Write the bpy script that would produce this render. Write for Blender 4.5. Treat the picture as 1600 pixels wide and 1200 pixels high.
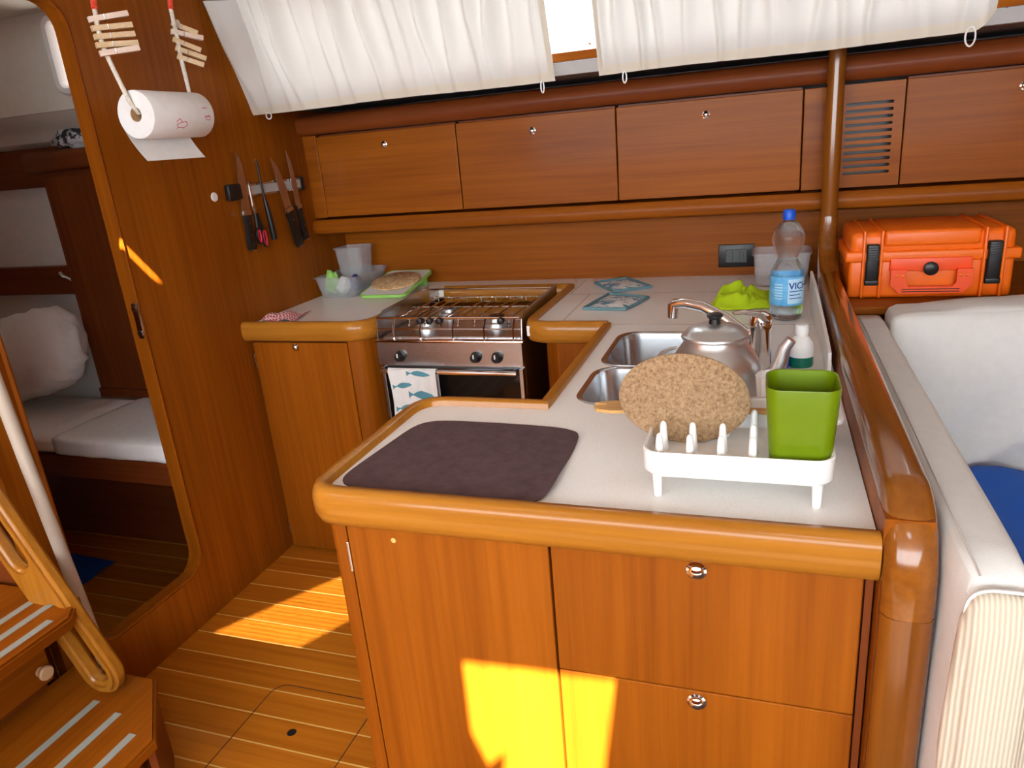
import bpy, bmesh, math, random
from math import pi, sin, cos, radians
from mathutils import Vector, Matrix, noise
for o in list(bpy.data.objects): bpy.data.objects.remove(o)
scene = bpy.context.scene
COL = scene.collection
random.seed(7)

# ---------------------------------------------------------------- camera, world, sun, exposure
CAM = (1.774, 0.0, 1.47)
cam_d = bpy.data.cameras.new('camera'); cam = bpy.data.objects.new('camera', cam_d); COL.objects.link(cam)
cam_d.sensor_width = 36; cam_d.lens = 1127.13 / 1600 * 36; cam_d.clip_start = 0.02
RX, RY, RZ = (0.945358679, 0.315295924, -0.0829786074), (0.0258816377, -0.326282097, -0.944918057), (-0.325003245, 0.891138863, -0.316613987)
cam.matrix_world = Matrix(((RX[0], -RY[0], -RZ[0], CAM[0]), (RX[1], -RY[1], -RZ[1], CAM[1]), (RX[2], -RY[2], -RZ[2], CAM[2]), (0, 0, 0, 1)))
scene.camera = cam
w = bpy.data.worlds.new('sky'); scene.world = w; w.use_nodes = True
w.node_tree.nodes['Background'].inputs[0].default_value = (0.88, 0.95, 1.0, 1)
w.node_tree.nodes['Background'].inputs[1].default_value = 6.6
SUN_DIR = Vector((-0.25, 0.6, -0.76)).normalized()
sun_d = bpy.data.lights.new('sun', 'SUN'); sun_d.energy = 42; sun_d.angle = radians(0.53); sun_d.color = (1.0, 0.93, 0.8)
sun = bpy.data.objects.new('sun', sun_d); COL.objects.link(sun); sun.location = (1.5, -2, 4)
sun.rotation_euler = SUN_DIR.to_track_quat('-Z', 'Y').to_euler()
vs = scene.view_settings
vs.view_transform = 'Standard'; vs.look = 'None'; vs.exposure = 1.0; vs.gamma = 1; vs.use_curve_mapping = False

# ---------------------------------------------------------------- materials
def nm(name):
    m = bpy.data.materials.new(name); m.use_nodes = True
    return m, m.node_tree.nodes, m.node_tree.links, m.node_tree.nodes['Principled BSDF']
def plain(name, col, rough=0.5, metal=0.0, spec=0.5, trans=0.0, alpha=1.0, coat=0.0, noise_amt=0.06, nscale=40, bump=0.0, bscale=200, ior=1.45):
    m, N, L, b = nm(name)
    b.inputs['Roughness'].default_value = rough; b.inputs['Metallic'].default_value = metal
    b.inputs['Specular IOR Level'].default_value = spec; b.inputs['Transmission Weight'].default_value = trans
    b.inputs['Alpha'].default_value = alpha; b.inputs['Coat Weight'].default_value = coat; b.inputs['IOR'].default_value = ior
    tc = N.new('ShaderNodeTexCoord')
    n = N.new('ShaderNodeTexNoise'); n.inputs['Scale'].default_value = nscale; L.new(tc.outputs['Object'], n.inputs['Vector'])
    mx = N.new('ShaderNodeMix'); mx.data_type = 'RGBA'
    mx.inputs[6].default_value = tuple(max(0, c * (1 - noise_amt)) for c in col) + (1,)
    mx.inputs[7].default_value = tuple(min(1, c * (1 + noise_amt)) for c in col) + (1,)
    L.new(n.outputs['Fac'], mx.inputs[0]); L.new(mx.outputs[2], b.inputs['Base Color'])
    if bump:
        n2 = N.new('ShaderNodeTexNoise'); n2.inputs['Scale'].default_value = bscale; L.new(tc.outputs['Object'], n2.inputs['Vector'])
        bp = N.new('ShaderNodeBump'); bp.inputs['Strength'].default_value = bump; bp.inputs['Distance'].default_value = 0.002
        L.new(n2.outputs['Fac'], bp.inputs['Height']); L.new(bp.outputs['Normal'], b.inputs['Normal'])
    return m
def wood(name, dark, light, axis, rough=0.42, coat=0.05, scale=1.0):
    m, N, L, b = nm(name)
    tc = N.new('ShaderNodeTexCoord'); oi = N.new('ShaderNodeObjectInfo')
    ad = N.new('ShaderNodeVectorMath'); ad.operation = 'ADD'
    sc = N.new('ShaderNodeVectorMath'); sc.operation = 'SCALE'
    cb = N.new('ShaderNodeCombineXYZ')
    for i in range(3): L.new(oi.outputs['Random'], cb.inputs[i])
    L.new(cb.outputs[0], sc.inputs[0]); sc.inputs['Scale'].default_value = 3.0
    L.new(tc.outputs['Object'], ad.inputs[0]); L.new(sc.outputs[0], ad.inputs[1])
    mp = N.new('ShaderNodeMapping'); L.new(ad.outputs[0], mp.inputs['Vector'])
    s = [60 * scale] * 3; s['xyz'.index(axis)] = 1.6 * scale
    mp.inputs['Scale'].default_value = s
    n1 = N.new('ShaderNodeTexNoise'); n1.inputs['Scale'].default_value = 1; n1.inputs['Detail'].default_value = 6; n1.inputs['Roughness'].default_value = 0.6
    L.new(mp.outputs[0], n1.inputs['Vector'])
    mp2 = N.new('ShaderNodeMapping'); L.new(ad.outputs[0], mp2.inputs['Vector'])
    s2 = [7 * scale] * 3; s2['xyz'.index(axis)] = 0.5 * scale; mp2.inputs['Scale'].default_value = s2
    n2 = N.new('ShaderNodeTexNoise'); n2.inputs['Scale'].default_value = 1; n2.inputs['Detail'].default_value = 2; n2.inputs['Distortion'].default_value = 0.6
    L.new(mp2.outputs[0], n2.inputs['Vector'])
    mm = N.new('ShaderNodeMath'); mm.operation = 'ADD'
    m1 = N.new('ShaderNodeMath'); m1.operation = 'MULTIPLY'; m1.inputs[1].default_value = 0.55; L.new(n1.outputs['Fac'], m1.inputs[0])
    m2 = N.new('ShaderNodeMath'); m2.operation = 'MULTIPLY'; m2.inputs[1].default_value = 0.45; L.new(n2.outputs['Fac'], m2.inputs[0])
    L.new(m1.outputs[0], mm.inputs[0]); L.new(m2.outputs[0], mm.inputs[1])
    cr = N.new('ShaderNodeValToRGB'); cr.color_ramp.elements[0].position = 0.32; cr.color_ramp.elements[1].position = 0.68
    cr.color_ramp.elements[0].color = tuple(dark) + (1,); cr.color_ramp.elements[1].color = tuple(light) + (1,)
    L.new(mm.outputs[0], cr.inputs[0]); L.new(cr.outputs[0], b.inputs['Base Color'])
    b.inputs['Roughness'].default_value = rough; b.inputs['Coat Weight'].default_value = coat; b.inputs['Coat Roughness'].default_value = 0.12
    b.inputs['Specular IOR Level'].default_value = 0.12
    bp = N.new('ShaderNodeBump'); bp.inputs['Strength'].default_value = 0.06; bp.inputs['Distance'].default_value = 0.001
    L.new(n1.outputs['Fac'], bp.inputs['Height']); L.new(bp.outputs['Normal'], b.inputs['Normal'])
    return m
def two_tone(name, c0, c1, scale, p0, p1, rough=0.6, kind='noise', stretch=(1, 1, 1), bump=0.0):
    m, N, L, b = nm(name)
    tc = N.new('ShaderNodeTexCoord'); mp = N.new('ShaderNodeMapping'); mp.inputs['Scale'].default_value = stretch
    L.new(tc.outputs['Object'], mp.inputs['Vector'])
    if kind == 'noise':
        n = N.new('ShaderNodeTexNoise'); n.inputs['Detail'].default_value = 6; n.inputs['Roughness'].default_value = 0.7; out = n.outputs['Fac']
    elif kind == 'voronoi':
        n = N.new('ShaderNodeTexVoronoi'); out = n.outputs['Distance']
    elif kind == 'checker':
        n = N.new('ShaderNodeTexChecker'); out = n.outputs['Fac']
    else:
        n = N.new('ShaderNodeTexWave'); n.inputs['Distortion'].default_value = 0.5; out = n.outputs['Fac']
    n.inputs['Scale'].default_value = scale; L.new(mp.outputs[0], n.inputs['Vector'])
    cr = N.new('ShaderNodeValToRGB'); cr.color_ramp.elements[0].position = p0; cr.color_ramp.elements[1].position = p1
    cr.color_ramp.elements[0].color = tuple(c0) + (1,); cr.color_ramp.elements[1].color = tuple(c1) + (1,)
    L.new(out, cr.inputs[0]); L.new(cr.outputs[0], b.inputs['Base Color']); b.inputs['Roughness'].default_value = rough
    if bump:
        bp = N.new('ShaderNodeBump'); bp.inputs['Strength'].default_value = bump; bp.inputs['Distance'].default_value = 0.002
        L.new(out, bp.inputs['Height']); L.new(bp.outputs['Normal'], b.inputs['Normal'])
    return m
def curtain_mat(name, col):
    m, N, L, b = nm(name)
    out = N['Material Output']
    d = N.new('ShaderNodeBsdfDiffuse'); d.inputs[0].default_value = col + (1,)
    t = N.new('ShaderNodeBsdfTranslucent'); t.inputs[0].default_value = col + (1,)
    tc = N.new('ShaderNodeTexCoord'); n = N.new('ShaderNodeTexNoise'); n.inputs['Scale'].default_value = 400; L.new(tc.outputs['Object'], n.inputs['Vector'])
    bp = N.new('ShaderNodeBump'); bp.inputs['Strength'].default_value = 0.1; bp.inputs['Distance'].default_value = 0.001
    L.new(n.outputs['Fac'], bp.inputs['Height']); L.new(bp.outputs['Normal'], d.inputs['Normal'])
    mx = N.new('ShaderNodeMixShader'); mx.inputs[0].default_value = 0.08
    L.new(d.outputs[0], mx.inputs[1]); L.new(t.outputs[0], mx.inputs[2]); L.new(mx.outputs[0], out.inputs['Surface'])
    return m
TD, TL = (0.20, 0.046, 0.0022), (0.36, 0.100, 0.0048)
M = {}
for ax in 'xyz':
    M['teak_' + ax] = wood('teak_' + ax, TD, TL, ax)
    M['edge_' + ax] = wood('edge_' + ax, (0.31, 0.110, 0.009), (0.50, 0.205, 0.024), ax, rough=0.3, coat=0.35)
    M['mahog_' + ax] = wood('mahog_' + ax, (0.15, 0.032, 0.008), (0.235, 0.055, 0.011), ax)
M['rail'] = wood('rail', (0.17, 0.050, 0.005), (0.30, 0.098, 0.011), 'y', rough=0.18, coat=0.8)
M['pole'] = wood('pole', (0.17, 0.050, 0.005), (0.30, 0.098, 0.011), 'z', rough=0.2, coat=0.8)
M['floor'] = wood('floor_teak', (0.40, 0.115, 0.007), (0.62, 0.205, 0.015), 'x', rough=0.3, coat=0.3)
M['holly'] = plain('holly_inlay', (0.78, 0.47, 0.13), 0.4)
M['worktop'] = two_tone('speckled_worktop', (0.74, 0.70, 0.63), (0.92, 0.90, 0.86), 420, 0.30, 0.46, 0.35)
M['seam'] = plain('dark_seam', (0.05, 0.02, 0.008), 0.7)
M['grey_seam'] = plain('grey_seam', (0.35, 0.33, 0.33), 0.7)
M['black'] = plain('black_plastic', (0.012, 0.012, 0.013), 0.35)
M['blackglass'] = plain('black_glass', (0.006, 0.006, 0.006), 0.06)
M['steel'] = plain('brushed_steel', (0.60, 0.62, 0.64), 0.25, 1.0, bump=0.03)
M['chrome'] = plain('chrome', (0.85, 0.85, 0.85), 0.07, 1.0)
M['alu'] = plain('aluminium', (0.70, 0.72, 0.73), 0.33, 0.9, bump=0.08, bscale=60)
M['white'] = plain('white_plastic', (0.86, 0.86, 0.84), 0.35)
M['green'] = plain('lime_plastic', (0.135, 0.215, 0.001), 0.35)
M['limecloth'] = plain('lime_microfibre', (0.40, 0.56, 0.004), 0.9, bump=0.5, bscale=300)
M['cork'] = two_tone('cork', (0.15, 0.075, 0.030), (0.42, 0.27, 0.145), 190, 0.30, 0.62, 0.9, bump=0.05)
M['cork_pale'] = two_tone('pale_cork', (0.42, 0.22, 0.08), (0.74, 0.50, 0.26), 60, 0.36, 0.56, 0.85, bump=0.1)
M['mat'] = two_tone('brown_mat', (0.070, 0.036, 0.040), (0.125, 0.070, 0.074), 30, 0.35, 0.75, 0.85, bump=0.05)
M['bamboo'] = wood('bamboo', (0.55, 0.29, 0.09), (0.72, 0.43, 0.16), 'x', 0.5, 0.1, 2)
M['peg'] = wood('peg_wood', (0.62, 0.42, 0.22), (0.80, 0.62, 0.40), 'y', 0.6, 0.0, 3)
M['peg_pale'] = wood('pale_peg_wood', (0.76, 0.58, 0.46), (0.86, 0.70, 0.58), 'y', 0.6, 0.0, 3)
M['rope'] = two_tone('rope', (0.62, 0.55, 0.42), (0.85, 0.80, 0.70), 160, 0.35, 0.6, 0.9, bump=0.4)
M['redrope'] = two_tone('red_rope', (0.55, 0.02, 0.01), (0.9, 0.12, 0.05), 220, 0.4, 0.6, 0.9)
M['paper'] = plain('paper_towel', (0.88, 0.87, 0.85), 0.95, bump=0.5, bscale=160)
M['pink'] = plain('pink_print', (0.72, 0.22, 0.30), 0.9)
M['red'] = plain('red_plastic', (0.72, 0.03, 0.07), 0.4)
M['blade'] = plain('knife_steel', (0.55, 0.50, 0.46), 0.25, 1.0)
M['orange'] = plain('orange_plastic', (0.85, 0.15, 0.004), 0.38, bump=0.06, bscale=500)
M['orange_red'] = plain('red_orange_plastic', (0.88, 0.085, 0.012), 0.4)
M['canvas'] = plain('white_canvas', (0.68, 0.665, 0.63), 0.95, bump=0.3, bscale=700)
M['cord'] = two_tone('corduroy', (0.50, 0.43, 0.32), (0.64, 0.57, 0.46), 60, 0.2, 0.7, 0.95, kind='wave', bump=0.4)
M['sheet'] = plain('bed_linen', (0.90, 0.89, 0.89), 0.95, bump=0.6, bscale=22)
M['blue'] = plain('blue_fabric', (0.004, 0.10, 0.50), 0.7, bump=0.3, bscale=60)
M['navy'] = plain('navy_fabric', (0.01, 0.02, 0.11), 0.85)
M['vinyl'] = plain('cream_vinyl', (0.74, 0.69, 0.60), 0.7)
M['white_wall'] = plain('white_wall', (0.80, 0.79, 0.78), 0.6)
M['greyliner'] = plain('grey_liner', (0.16, 0.15, 0.15), 0.8)
M['greystrip'] = plain('grey_strip', (0.45, 0.43, 0.42), 0.5)
M['curtain'] = curtain_mat('curtain_cloth', (0.70, 0.675, 0.63))
M['hem'] = curtain_mat('curtain_hem', (0.72, 0.66, 0.55))
M['clearbox'] = plain('translucent_box', (0.85, 0.88, 0.90), 0.2, trans=0.5, alpha=0.38)
M['pet'] = plain('clear_pet', (0.90, 0.96, 1.0), 0.04, trans=0.95, alpha=0.6, ior=1.25)
M['water'] = plain('water', (0.75, 0.90, 1.0), 0.02, trans=1.0, ior=1.33)
M['bluecap'] = plain('blue_cap', (0.01, 0.10, 0.62), 0.4)
M['label_blue'] = two_tone('label_blue', (0.06, 0.36, 0.75), (0.20, 0.58, 0.88), 22, 0.35, 0.65, 0.4)
M['label_pale'] = plain('label_pale', (0.48, 0.74, 0.92), 0.4)
M['ink'] = plain('navy_ink', (0.02, 0.06, 0.30), 0.5)
M['darkgreen'] = plain('dark_green', (0.0, 0.16, 0.10), 0.3)
M['blueliquid'] = plain('blue_sponge', (0.01, 0.05, 0.6), 0.5)
M['teal'] = plain('teal_trim', (0.13, 0.26, 0.30), 0.8)
M['fishcloth'] = two_tone('fish_print_cloth', (0.10, 0.25, 0.36), (0.80, 0.78, 0.73), 24, 0.46, 0.51, 0.9, stretch=(1, 2.2, 1))
M['towel'] = plain('tea_towel', (0.84, 0.84, 0.82), 0.95, bump=0.3, bscale=400)
M['fish'] = plain('teal_print', (0.10, 0.30, 0.38), 0.9)
M['redcheck'] = two_tone('red_gingham', (0.55, 0.02, 0.04), (0.85, 0.72, 0.70), 130, 0.45, 0.55, 0.9, kind='checker')
M['bw'] = two_tone('black_white_print', (0.02, 0.02, 0.03), (0.75, 0.76, 0.80), 22, 0.47, 0.53, 0.8)
M['tube'] = plain('beige_tube', (0.55, 0.47, 0.38), 0.4)
M['grip'] = plain('grey_grip', (0.34, 0.36, 0.31), 0.9, bump=0.4, bscale=600)
M['socketgrey'] = plain('socket_grey', (0.08, 0.09, 0.09), 0.4)
M['lightknob'] = plain('pale_wood_knob', (0.70, 0.44, 0.24), 0.4)
M['greenboard'] = plain('green_rim', (0.33, 0.68, 0.14), 0.5)
M['glass'] = plain('window_glass', (0.95, 0.97, 0.97), 0.3, trans=0.9, ior=1.1)

# ---------------------------------------------------------------- mesh helpers (all coordinates are world metres)
def box(bm, x0, x1, y0, y1, z0, z1, b=0.0, seg=2):
    r = bmesh.ops.create_cube(bm, size=1.0); vs_ = r['verts']
    for v in vs_: v.co = Vector((x0 + (v.co.x + .5) * (x1 - x0), y0 + (v.co.y + .5) * (y1 - y0), z0 + (v.co.z + .5) * (z1 - z0)))
    if b > 0:
        es = {e for v in vs_ for e in v.link_edges}
        bmesh.ops.bevel(bm, geom=list(es), offset=b, segments=seg, affect='EDGES', profile=0.5)
    return bm
def P3(axis, a, u, v):
    return Vector((a, u, v)) if axis == 'x' else Vector((u, a, v)) if axis == 'y' else Vector((u, v, a))
def plate(bm, outer, holes, axis, a0, a1):
    es = []; loops = []
    for lp in [outer] + list(holes):
        vs_ = [bm.verts.new(P3(axis, a0, u, v)) for u, v in lp]; loops.append(vs_)
        for i in range(len(vs_)): es.append(bm.edges.new((vs_[i], vs_[(i + 1) % len(vs_)])))
    r = bmesh.ops.triangle_fill(bm, use_beauty=True, edges=es)
    fs = [g for g in r['geom'] if isinstance(g, bmesh.types.BMFace)]
    top = {}
    for lp in loops:
        for v in lp:
            c = v.co.copy(); c['xyz'.index(axis)] = a1; top[v] = bm.verts.new(c)
    for f in fs:
        try: bm.faces.new([top[v] for v in reversed(f.verts)])
        except ValueError: pass
    for lp in loops:
        for i in range(len(lp)):
            a, b2 = lp[i], lp[(i + 1) % len(lp)]; bm.faces.new((a, b2, top[b2], top[a]))
    bmesh.ops.recalc_face_normals(bm, faces=bm.faces)
    return bm
def rrect(x0, x1, y0, y1, r, n=5):
    pts = []
    for cx, cy, a in ((x1 - r, y0 + r, -pi / 2), (x1 - r, y1 - r, 0), (x0 + r, y1 - r, pi / 2), (x0 + r, y0 + r, pi)):
        for i in range(n + 1): t = a + pi / 2 * i / n; pts.append((cx + r * cos(t), cy + r * sin(t)))
    return pts
def loft(bm, rings, cap0=True, cap1=True, closed=True):
    R = [[bm.verts.new(Vector(p)) for p in ring] for ring in rings]
    n = len(R[0])
    for a, b2 in zip(R, R[1:]):
        for i in range(n if closed else n - 1): bm.faces.new((a[i], a[(i + 1) % n], b2[(i + 1) % n], b2[i]))
    if cap0: bm.faces.new(list(reversed(R[0])))
    if cap1: bm.faces.new(R[-1])
    bmesh.ops.recalc_face_normals(bm, faces=bm.faces)
    return bm
def lathe(bm, prof, c, axis='z', seg=24, cap=True):
    rings = []
    for r, h in prof:
        ring = []
        for i in range(seg):
            t = 2 * pi * i / seg; a, b2 = r * cos(t), r * sin(t)
            p = (a, b2, h) if axis == 'z' else (h, a, b2) if axis == 'x' else (b2, h, a)
            ring.append(Vector(c) + Vector(p))
        rings.append(ring)
    return loft(bm, rings, cap, cap)
def tube(bm, pts, r, seg=8, closed=False, flat=1.0, up=None):
    pts = [Vector(p) for p in pts]; n = len(pts); rings = []
    up0 = Vector(up) if up else None
    prev = None
    for i, p in enumerate(pts):
        if closed: t = pts[(i + 1) % n] - pts[i - 1]
        else: t = pts[min(i + 1, n - 1)] - pts[max(i - 1, 0)]
        t.normalize()
        if up0 is not None: s = t.cross(up0)
        elif prev is None: s = t.cross(Vector((0, 0, 1)) if abs(t.z) < .9 else Vector((1, 0, 0)))
        else: s = prev - t * prev.dot(t)
        s.normalize(); prev = s
        q = s.cross(t); rr = r[i] if isinstance(r, (list, tuple)) else r
        rings.append([p + s * rr * cos(2 * pi * k / seg) + q * rr * flat * sin(2 * pi * k / seg) for k in range(seg)])
    if closed: rings.append(rings[0]); 
    if closed:
        R = [[bm.verts.new(v) for v in ring] for ring in rings[:-1]]
        for a in range(n):
            A, B = R[a], R[(a + 1) % n]
            for k in range(seg): bm.faces.new((A[k], A[(k + 1) % seg], B[(k + 1) % seg], B[k]))
        bmesh.ops.recalc_face_normals(bm, faces=bm.faces); return bm
    return loft(bm, rings)
def sweep(bm, path, prof, closed=False):
    """path: list of (x,y); prof: list of (n, z) with n to the LEFT of travel"""
    n = len(path); rings = []
    for i in range(n):
        p = Vector(path[i])
        if closed: a, c = Vector(path[i - 1]), Vector(path[(i + 1) % n])
        else: a, c = Vector(path[max(i - 1, 0)]), Vector(path[min(i + 1, n - 1)])
        d1 = (p - a).normalized() if (p - a).length > 1e-9 else (c - p).normalized()
        d2 = (c - p).normalized() if (c - p).length > 1e-9 else d1
        n1, n2 = Vector((-d1.y, d1.x)), Vector((-d2.y, d2.x))
        nn = (n1 + n2).normalized(); nn /= max(nn.dot(n1), 0.3)
        rings.append([(p.x + nn.x * u, p.y + nn.y * u, z) for u, z in prof])
    return loft(bm, rings)
def corner_path(pts, r, n=6):
    out = []
    for i, p in enumerate(pts):
        p = Vector(p)
        if i in (0, len(pts) - 1): out.append(tuple(p)); continue
        a, c = Vector(pts[i - 1]), Vector(pts[i + 1]); rr = r[i] if isinstance(r, dict) else r
        if rr <= 0: out.append(tuple(p)); continue
        s, e = p + (a - p).normalized() * rr, p + (c - p).normalized() * rr
        for k in range(n + 1):
            t = k / n; out.append(tuple(s * (1 - t) ** 2 + p * 2 * t * (1 - t) + e * t * t))
    return out
def grid(bm, fn, nu, nv, th=0.0):
    V = [[bm.verts.new(Vector(fn(i / nu, j / nv))) for j in range(nv + 1)] for i in range(nu + 1)]
    fs = [bm.faces.new((V[i][j], V[i + 1][j], V[i + 1][j + 1], V[i][j + 1])) for i in range(nu) for j in range(nv)]
    if th:
        bmesh.ops.recalc_face_normals(bm, faces=fs)
        bmesh.ops.solidify(bm, geom=fs, thickness=th)
    return bm
def rot_bm(bm, c, axis, ang):
    bmesh.ops.rotate(bm, cent=Vector(c), matrix=Matrix.Rotation(ang, 3, axis), verts=bm.verts); return bm
def NB(): return bmesh.new()

BASE = {}
def mesh(name, bm, mat, parent=None, smooth=False, loc=None, angle=40):
    base = Vector(BASE.get(parent.name, (0, 0, 0))) if parent else Vector(loc or (0, 0, 0))
    for v in bm.verts: v.co -= base
    me = bpy.data.meshes.new(name); bm.to_mesh(me); bm.free()
    if smooth:
        for p in me.polygons: p.use_smooth = True
        me.set_sharp_from_angle(angle=radians(angle))
    me.materials.append(M[mat] if isinstance(mat, str) else mat)
    o = bpy.data.objects.new(name, me); COL.objects.link(o)
    if parent: o.parent = parent
    else: o.location = base
    BASE[o.name] = tuple(base)
    return o
def tag(o, label, cat, group=None):
    o['label'] = label; o['category'] = cat
    if group: o['group'] = group
    return o
def thing(name, label, cat, loc, group=None):
    o = bpy.data.objects.new(name, None); o.empty_display_size = 0.05; COL.objects.link(o); o.location = loc
    BASE[o.name] = tuple(loc); return tag(o, label, cat, group)
def struct(name, bm, mat, label, cat='structure', smooth=False):
    o = mesh(name, bm, mat, None, smooth); o['kind'] = 'structure'; o['label'] = label; o['category'] = cat; return o
def BX(*a, **k): return box(NB(), *a, **k)
def knob(parent, x, y, z, r=0.011, facing=-1):
    o = mesh('push_button', lathe(NB(), [(r * 1.15, 0), (r * 1.2, facing * .003), (r * .9, facing * .004), (r * .85, facing * .009), (r * .5, facing * .012), (.001, facing * .0125)], (x, y, z), 'y', 16), 'chrome', parent, True)
    o['label'] = 'chrome push button'; return o

# ================================================================ SETTING
# floor: teak planks with pale inlay lines, plank joints every 92 mm
floor = struct('floor', BX(-2.2, 3.6, -1.6, 2.95, -0.06, -0.006), 'seam', 'varnished teak cabin sole with pale inlaid lines', 'floor')
PY = [1.936 - 0.0923 * k for k in range(-2, 20)]
for i, y in enumerate(PY):
    mesh('plank', BX(-1.55, 1.30, y - 0.0923 + 0.0022, y - 0.0022, -0.006, 0.0, b=0.0004, seg=1), 'floor', floor)
    mesh('inlay_strip', BX(-1.55, 1.30, y - 0.0022, y + 0.0022, -0.006, -0.0002), 'holly', floor)
hp = rrect(0.435, 0.775, 0.80, 1.412, 0.045, 6)
mesh('hatch_joint', plate(NB(), hp, [rrect(0.438, 0.772, 0.803, 1.409, 0.042, 6)], 'z', -0.003, 0.0004), 'seam', floor)
mesh('finger_pull', lathe(NB(), [(0.0, 0.0004), (0.012, 0.0004), (0.013, 0.0), (0.013, -0.002)], (0.592, 1.253, 0.0), seg=20), 'black', floor, True)

# bulkhead with the cabin doorway
DO = [(y, z) for y, z in rrect(1.222, 1.652, 0.19, 1.925, 0.075, 7)]
bulk = struct('wall_left', plate(NB(), [(1.12, 0.0), (2.95, 0.0), (2.95, 2.0), (1.12, 2.0)], [DO], 'x', -0.035, 0.0), 'teak_z', 'varnished teak bulkhead with doorway to aft cabin', 'wall')
# moulded doorway edge
o2 = rrect(1.213, 1.661, 0.181, 1.934, 0.084, 7); o1 = rrect(1.216, 1.658, 0.184, 1.931, 0.081, 7); i1 = rrect(1.226, 1.648, 0.194, 1.921, 0.071, 7)
b_ = NB(); rings = [[(0.0005, u, v) for u, v in o2], [(0.004, u, v) for u, v in o1], [(0.006, u, v) for u, v in rrect(1.220, 1.654, .188, 1.927, .077, 7)], [(0.003, u, v) for u, v in i1], [(-0.04, u, v) for u, v in i1], [(-0.04, u, v) for u, v in o1]]
loft(b_, rings, False, False)
tr = struct('trim_1', b_, 'teak_z', 'rounded teak moulding framing the cabin doorway', 'trim', True)
b_ = NB(); box(b_, -0.012, 0.0085, 1.640, 1.6475, 1.0, 1.11, b=0.002); box(b_, -0.008, 0.010, 1.634, 1.6405, 1.085, 1.10, b=0.002); box(b_, -0.008, 0.010, 1.634, 1.6405, 1.01, 1.025, b=0.002)
mesh('latch_plate', b_, 'chrome', tr)['label'] = 'chrome latch plate'

# back side: splashback, hull liner, shelf, side deck, cabin side with window, ceiling
struct('wall_back', BX(0.0, 3.6, 2.86, 2.90, 0.0, 1.20), 'teak_x', 'varnished teak splashback panel behind the worktop', 'wall')
struct('wall_hull', BX(0.0, 3.6, 2.90, 2.94, 1.20, 1.80), 'greyliner', 'grey hull lining above the lockers', 'wall')
struct('ceiling_deck', BX(0.0, 3.6, 2.40, 2.94, 1.660, 1.686), 'greyliner', 'grey lining under the side deck', 'ceiling')
def slope(y, z): return (y, z)
# cabin side (leaning inboard), with a long window opening
b_ = NB(); th = 0.03
def cs(x, z, d=0.0): return (x, 2.375 - (z - 1.655) * 0.36 + d, z)
def quadstrip(bm, x0, x1, z0, z1, d0, d1):
    loft(bm, [[cs(x0, z0, d0), cs(x0, z0, d1), cs(x0, z1, d1), cs(x0, z1, d0)], [cs(x1, z0, d0), cs(x1, z0, d1), cs(x1, z1, d1), cs(x1, z1, d0)]])
quadstrip(b_, 0, 3.6, 1.655, 1.690, 0, th); quadstrip(b_, 0, 3.6, 1.97, 2.05, 0, th)
quadstrip(b_, 0, 0.16, 1.690, 1.97, 0, th); quadstrip(b_, 2.35, 3.6, 1.690, 1.97, 0, th)
struct('wall_cabin_side', b_, 'greystrip', 'pale grey cabin side around the long window', 'wall')
b_ = NB(); quadstrip(b_, 0, 3.6, 1.692, 1.716, -0.012, 0.02)
struct('trim_2', b_, 'teak_x', 'narrow teak strip below the window', 'trim')
b_ = NB(); quadstrip(b_, 0.16, 2.35, 1.69, 1.97, 0.012, 0.018)
win = struct('window_1', b_, 'glass', 'long frosted cabin side window behind the curtains', 'window')
for xx in (0.6, 1.262, 1.9):
    p = cs(xx, 1.735, 0.006); mesh('bolt', lathe(NB(), [(0.006, 0.006), (0.006, -0.001), (0.003, -0.004), (0.0005, -0.0045)], p, 'y', 12), 'steel', win, True)
# ceiling with unseen openings added to shape the sun patches on door and bulkhead
T0 = [(1.748, -0.150), (2.015, -0.140), (2.085, -0.42), (1.900, -0.42), (1.885, -0.345), (1.872, -0.30), (1.85, -0.33), (1.80, -0.275)]  # hatch outline traced back from the sun patch on the peninsula door
holes = [T0, rrect(0.232, 0.280, 1.070, 1.098, 0.008, 3), rrect(-0.28, 0.0, -0.40, -0.05, 0.04, 4)]  # second opening added for the bright streak on the bulkhead
# added unseen roof slots that let a softened patch of sun down to the floor
for k in range(20):
    yf = 1.575 + 0.02 * k; f_ = (yf - 1.56) / 0.39; x0 = 0.06 + 0.26 * f_; x1 = 0.40 + 0.22 * f_
    a = SUN_DIR * (2.0 / -SUN_DIR.z); yy = yf - a.y
    holes.append([(x0 - a.x, yy - .0026), (x1 - a.x, yy - .0026), (x1 - a.x, yy + .0026), (x0 - a.x, yy + .0026)])
ceil = struct('ceiling', plate(NB(), [(-2.2, -1.6), (3.6, -1.6), (3.6, 2.26), (-2.2, 2.26)], holes, 'z', 2.0, 2.004), 'vinyl', 'cream vinyl headliner with openings added for the sun patches', 'ceiling')
# the rest of the cabin behind and beside the camera
struct('wall_front', BX(3.6, 3.64, -1.6, 2.95, 0.0, 2.04), 'teak_z', 'teak bulkhead at the forward end of the saloon', 'wall')
b_ = NB(); box(b_, -0.3, 3.6, -1.64, -1.6, 0.0, 1.22)
struct('wall_near', b_, 'teak_x', 'teak wainscot under the far side saloon windows', 'wall')
b_ = NB(); box(b_, -0.34, -0.3, -1.64, 1.10, 0.0, 2.0)
struct('wall_companionway', b_, 'teak_z', 'teak panel behind the companionway steps', 'wall')
b_ = NB(); box(b_, -2.2, -0.036, 1.10, 1.118, 0.0, 2.0)
struct('wall_engine', b_, 'mahog_x', 'dark panel between aft cabin and engine space', 'wall')
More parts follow.
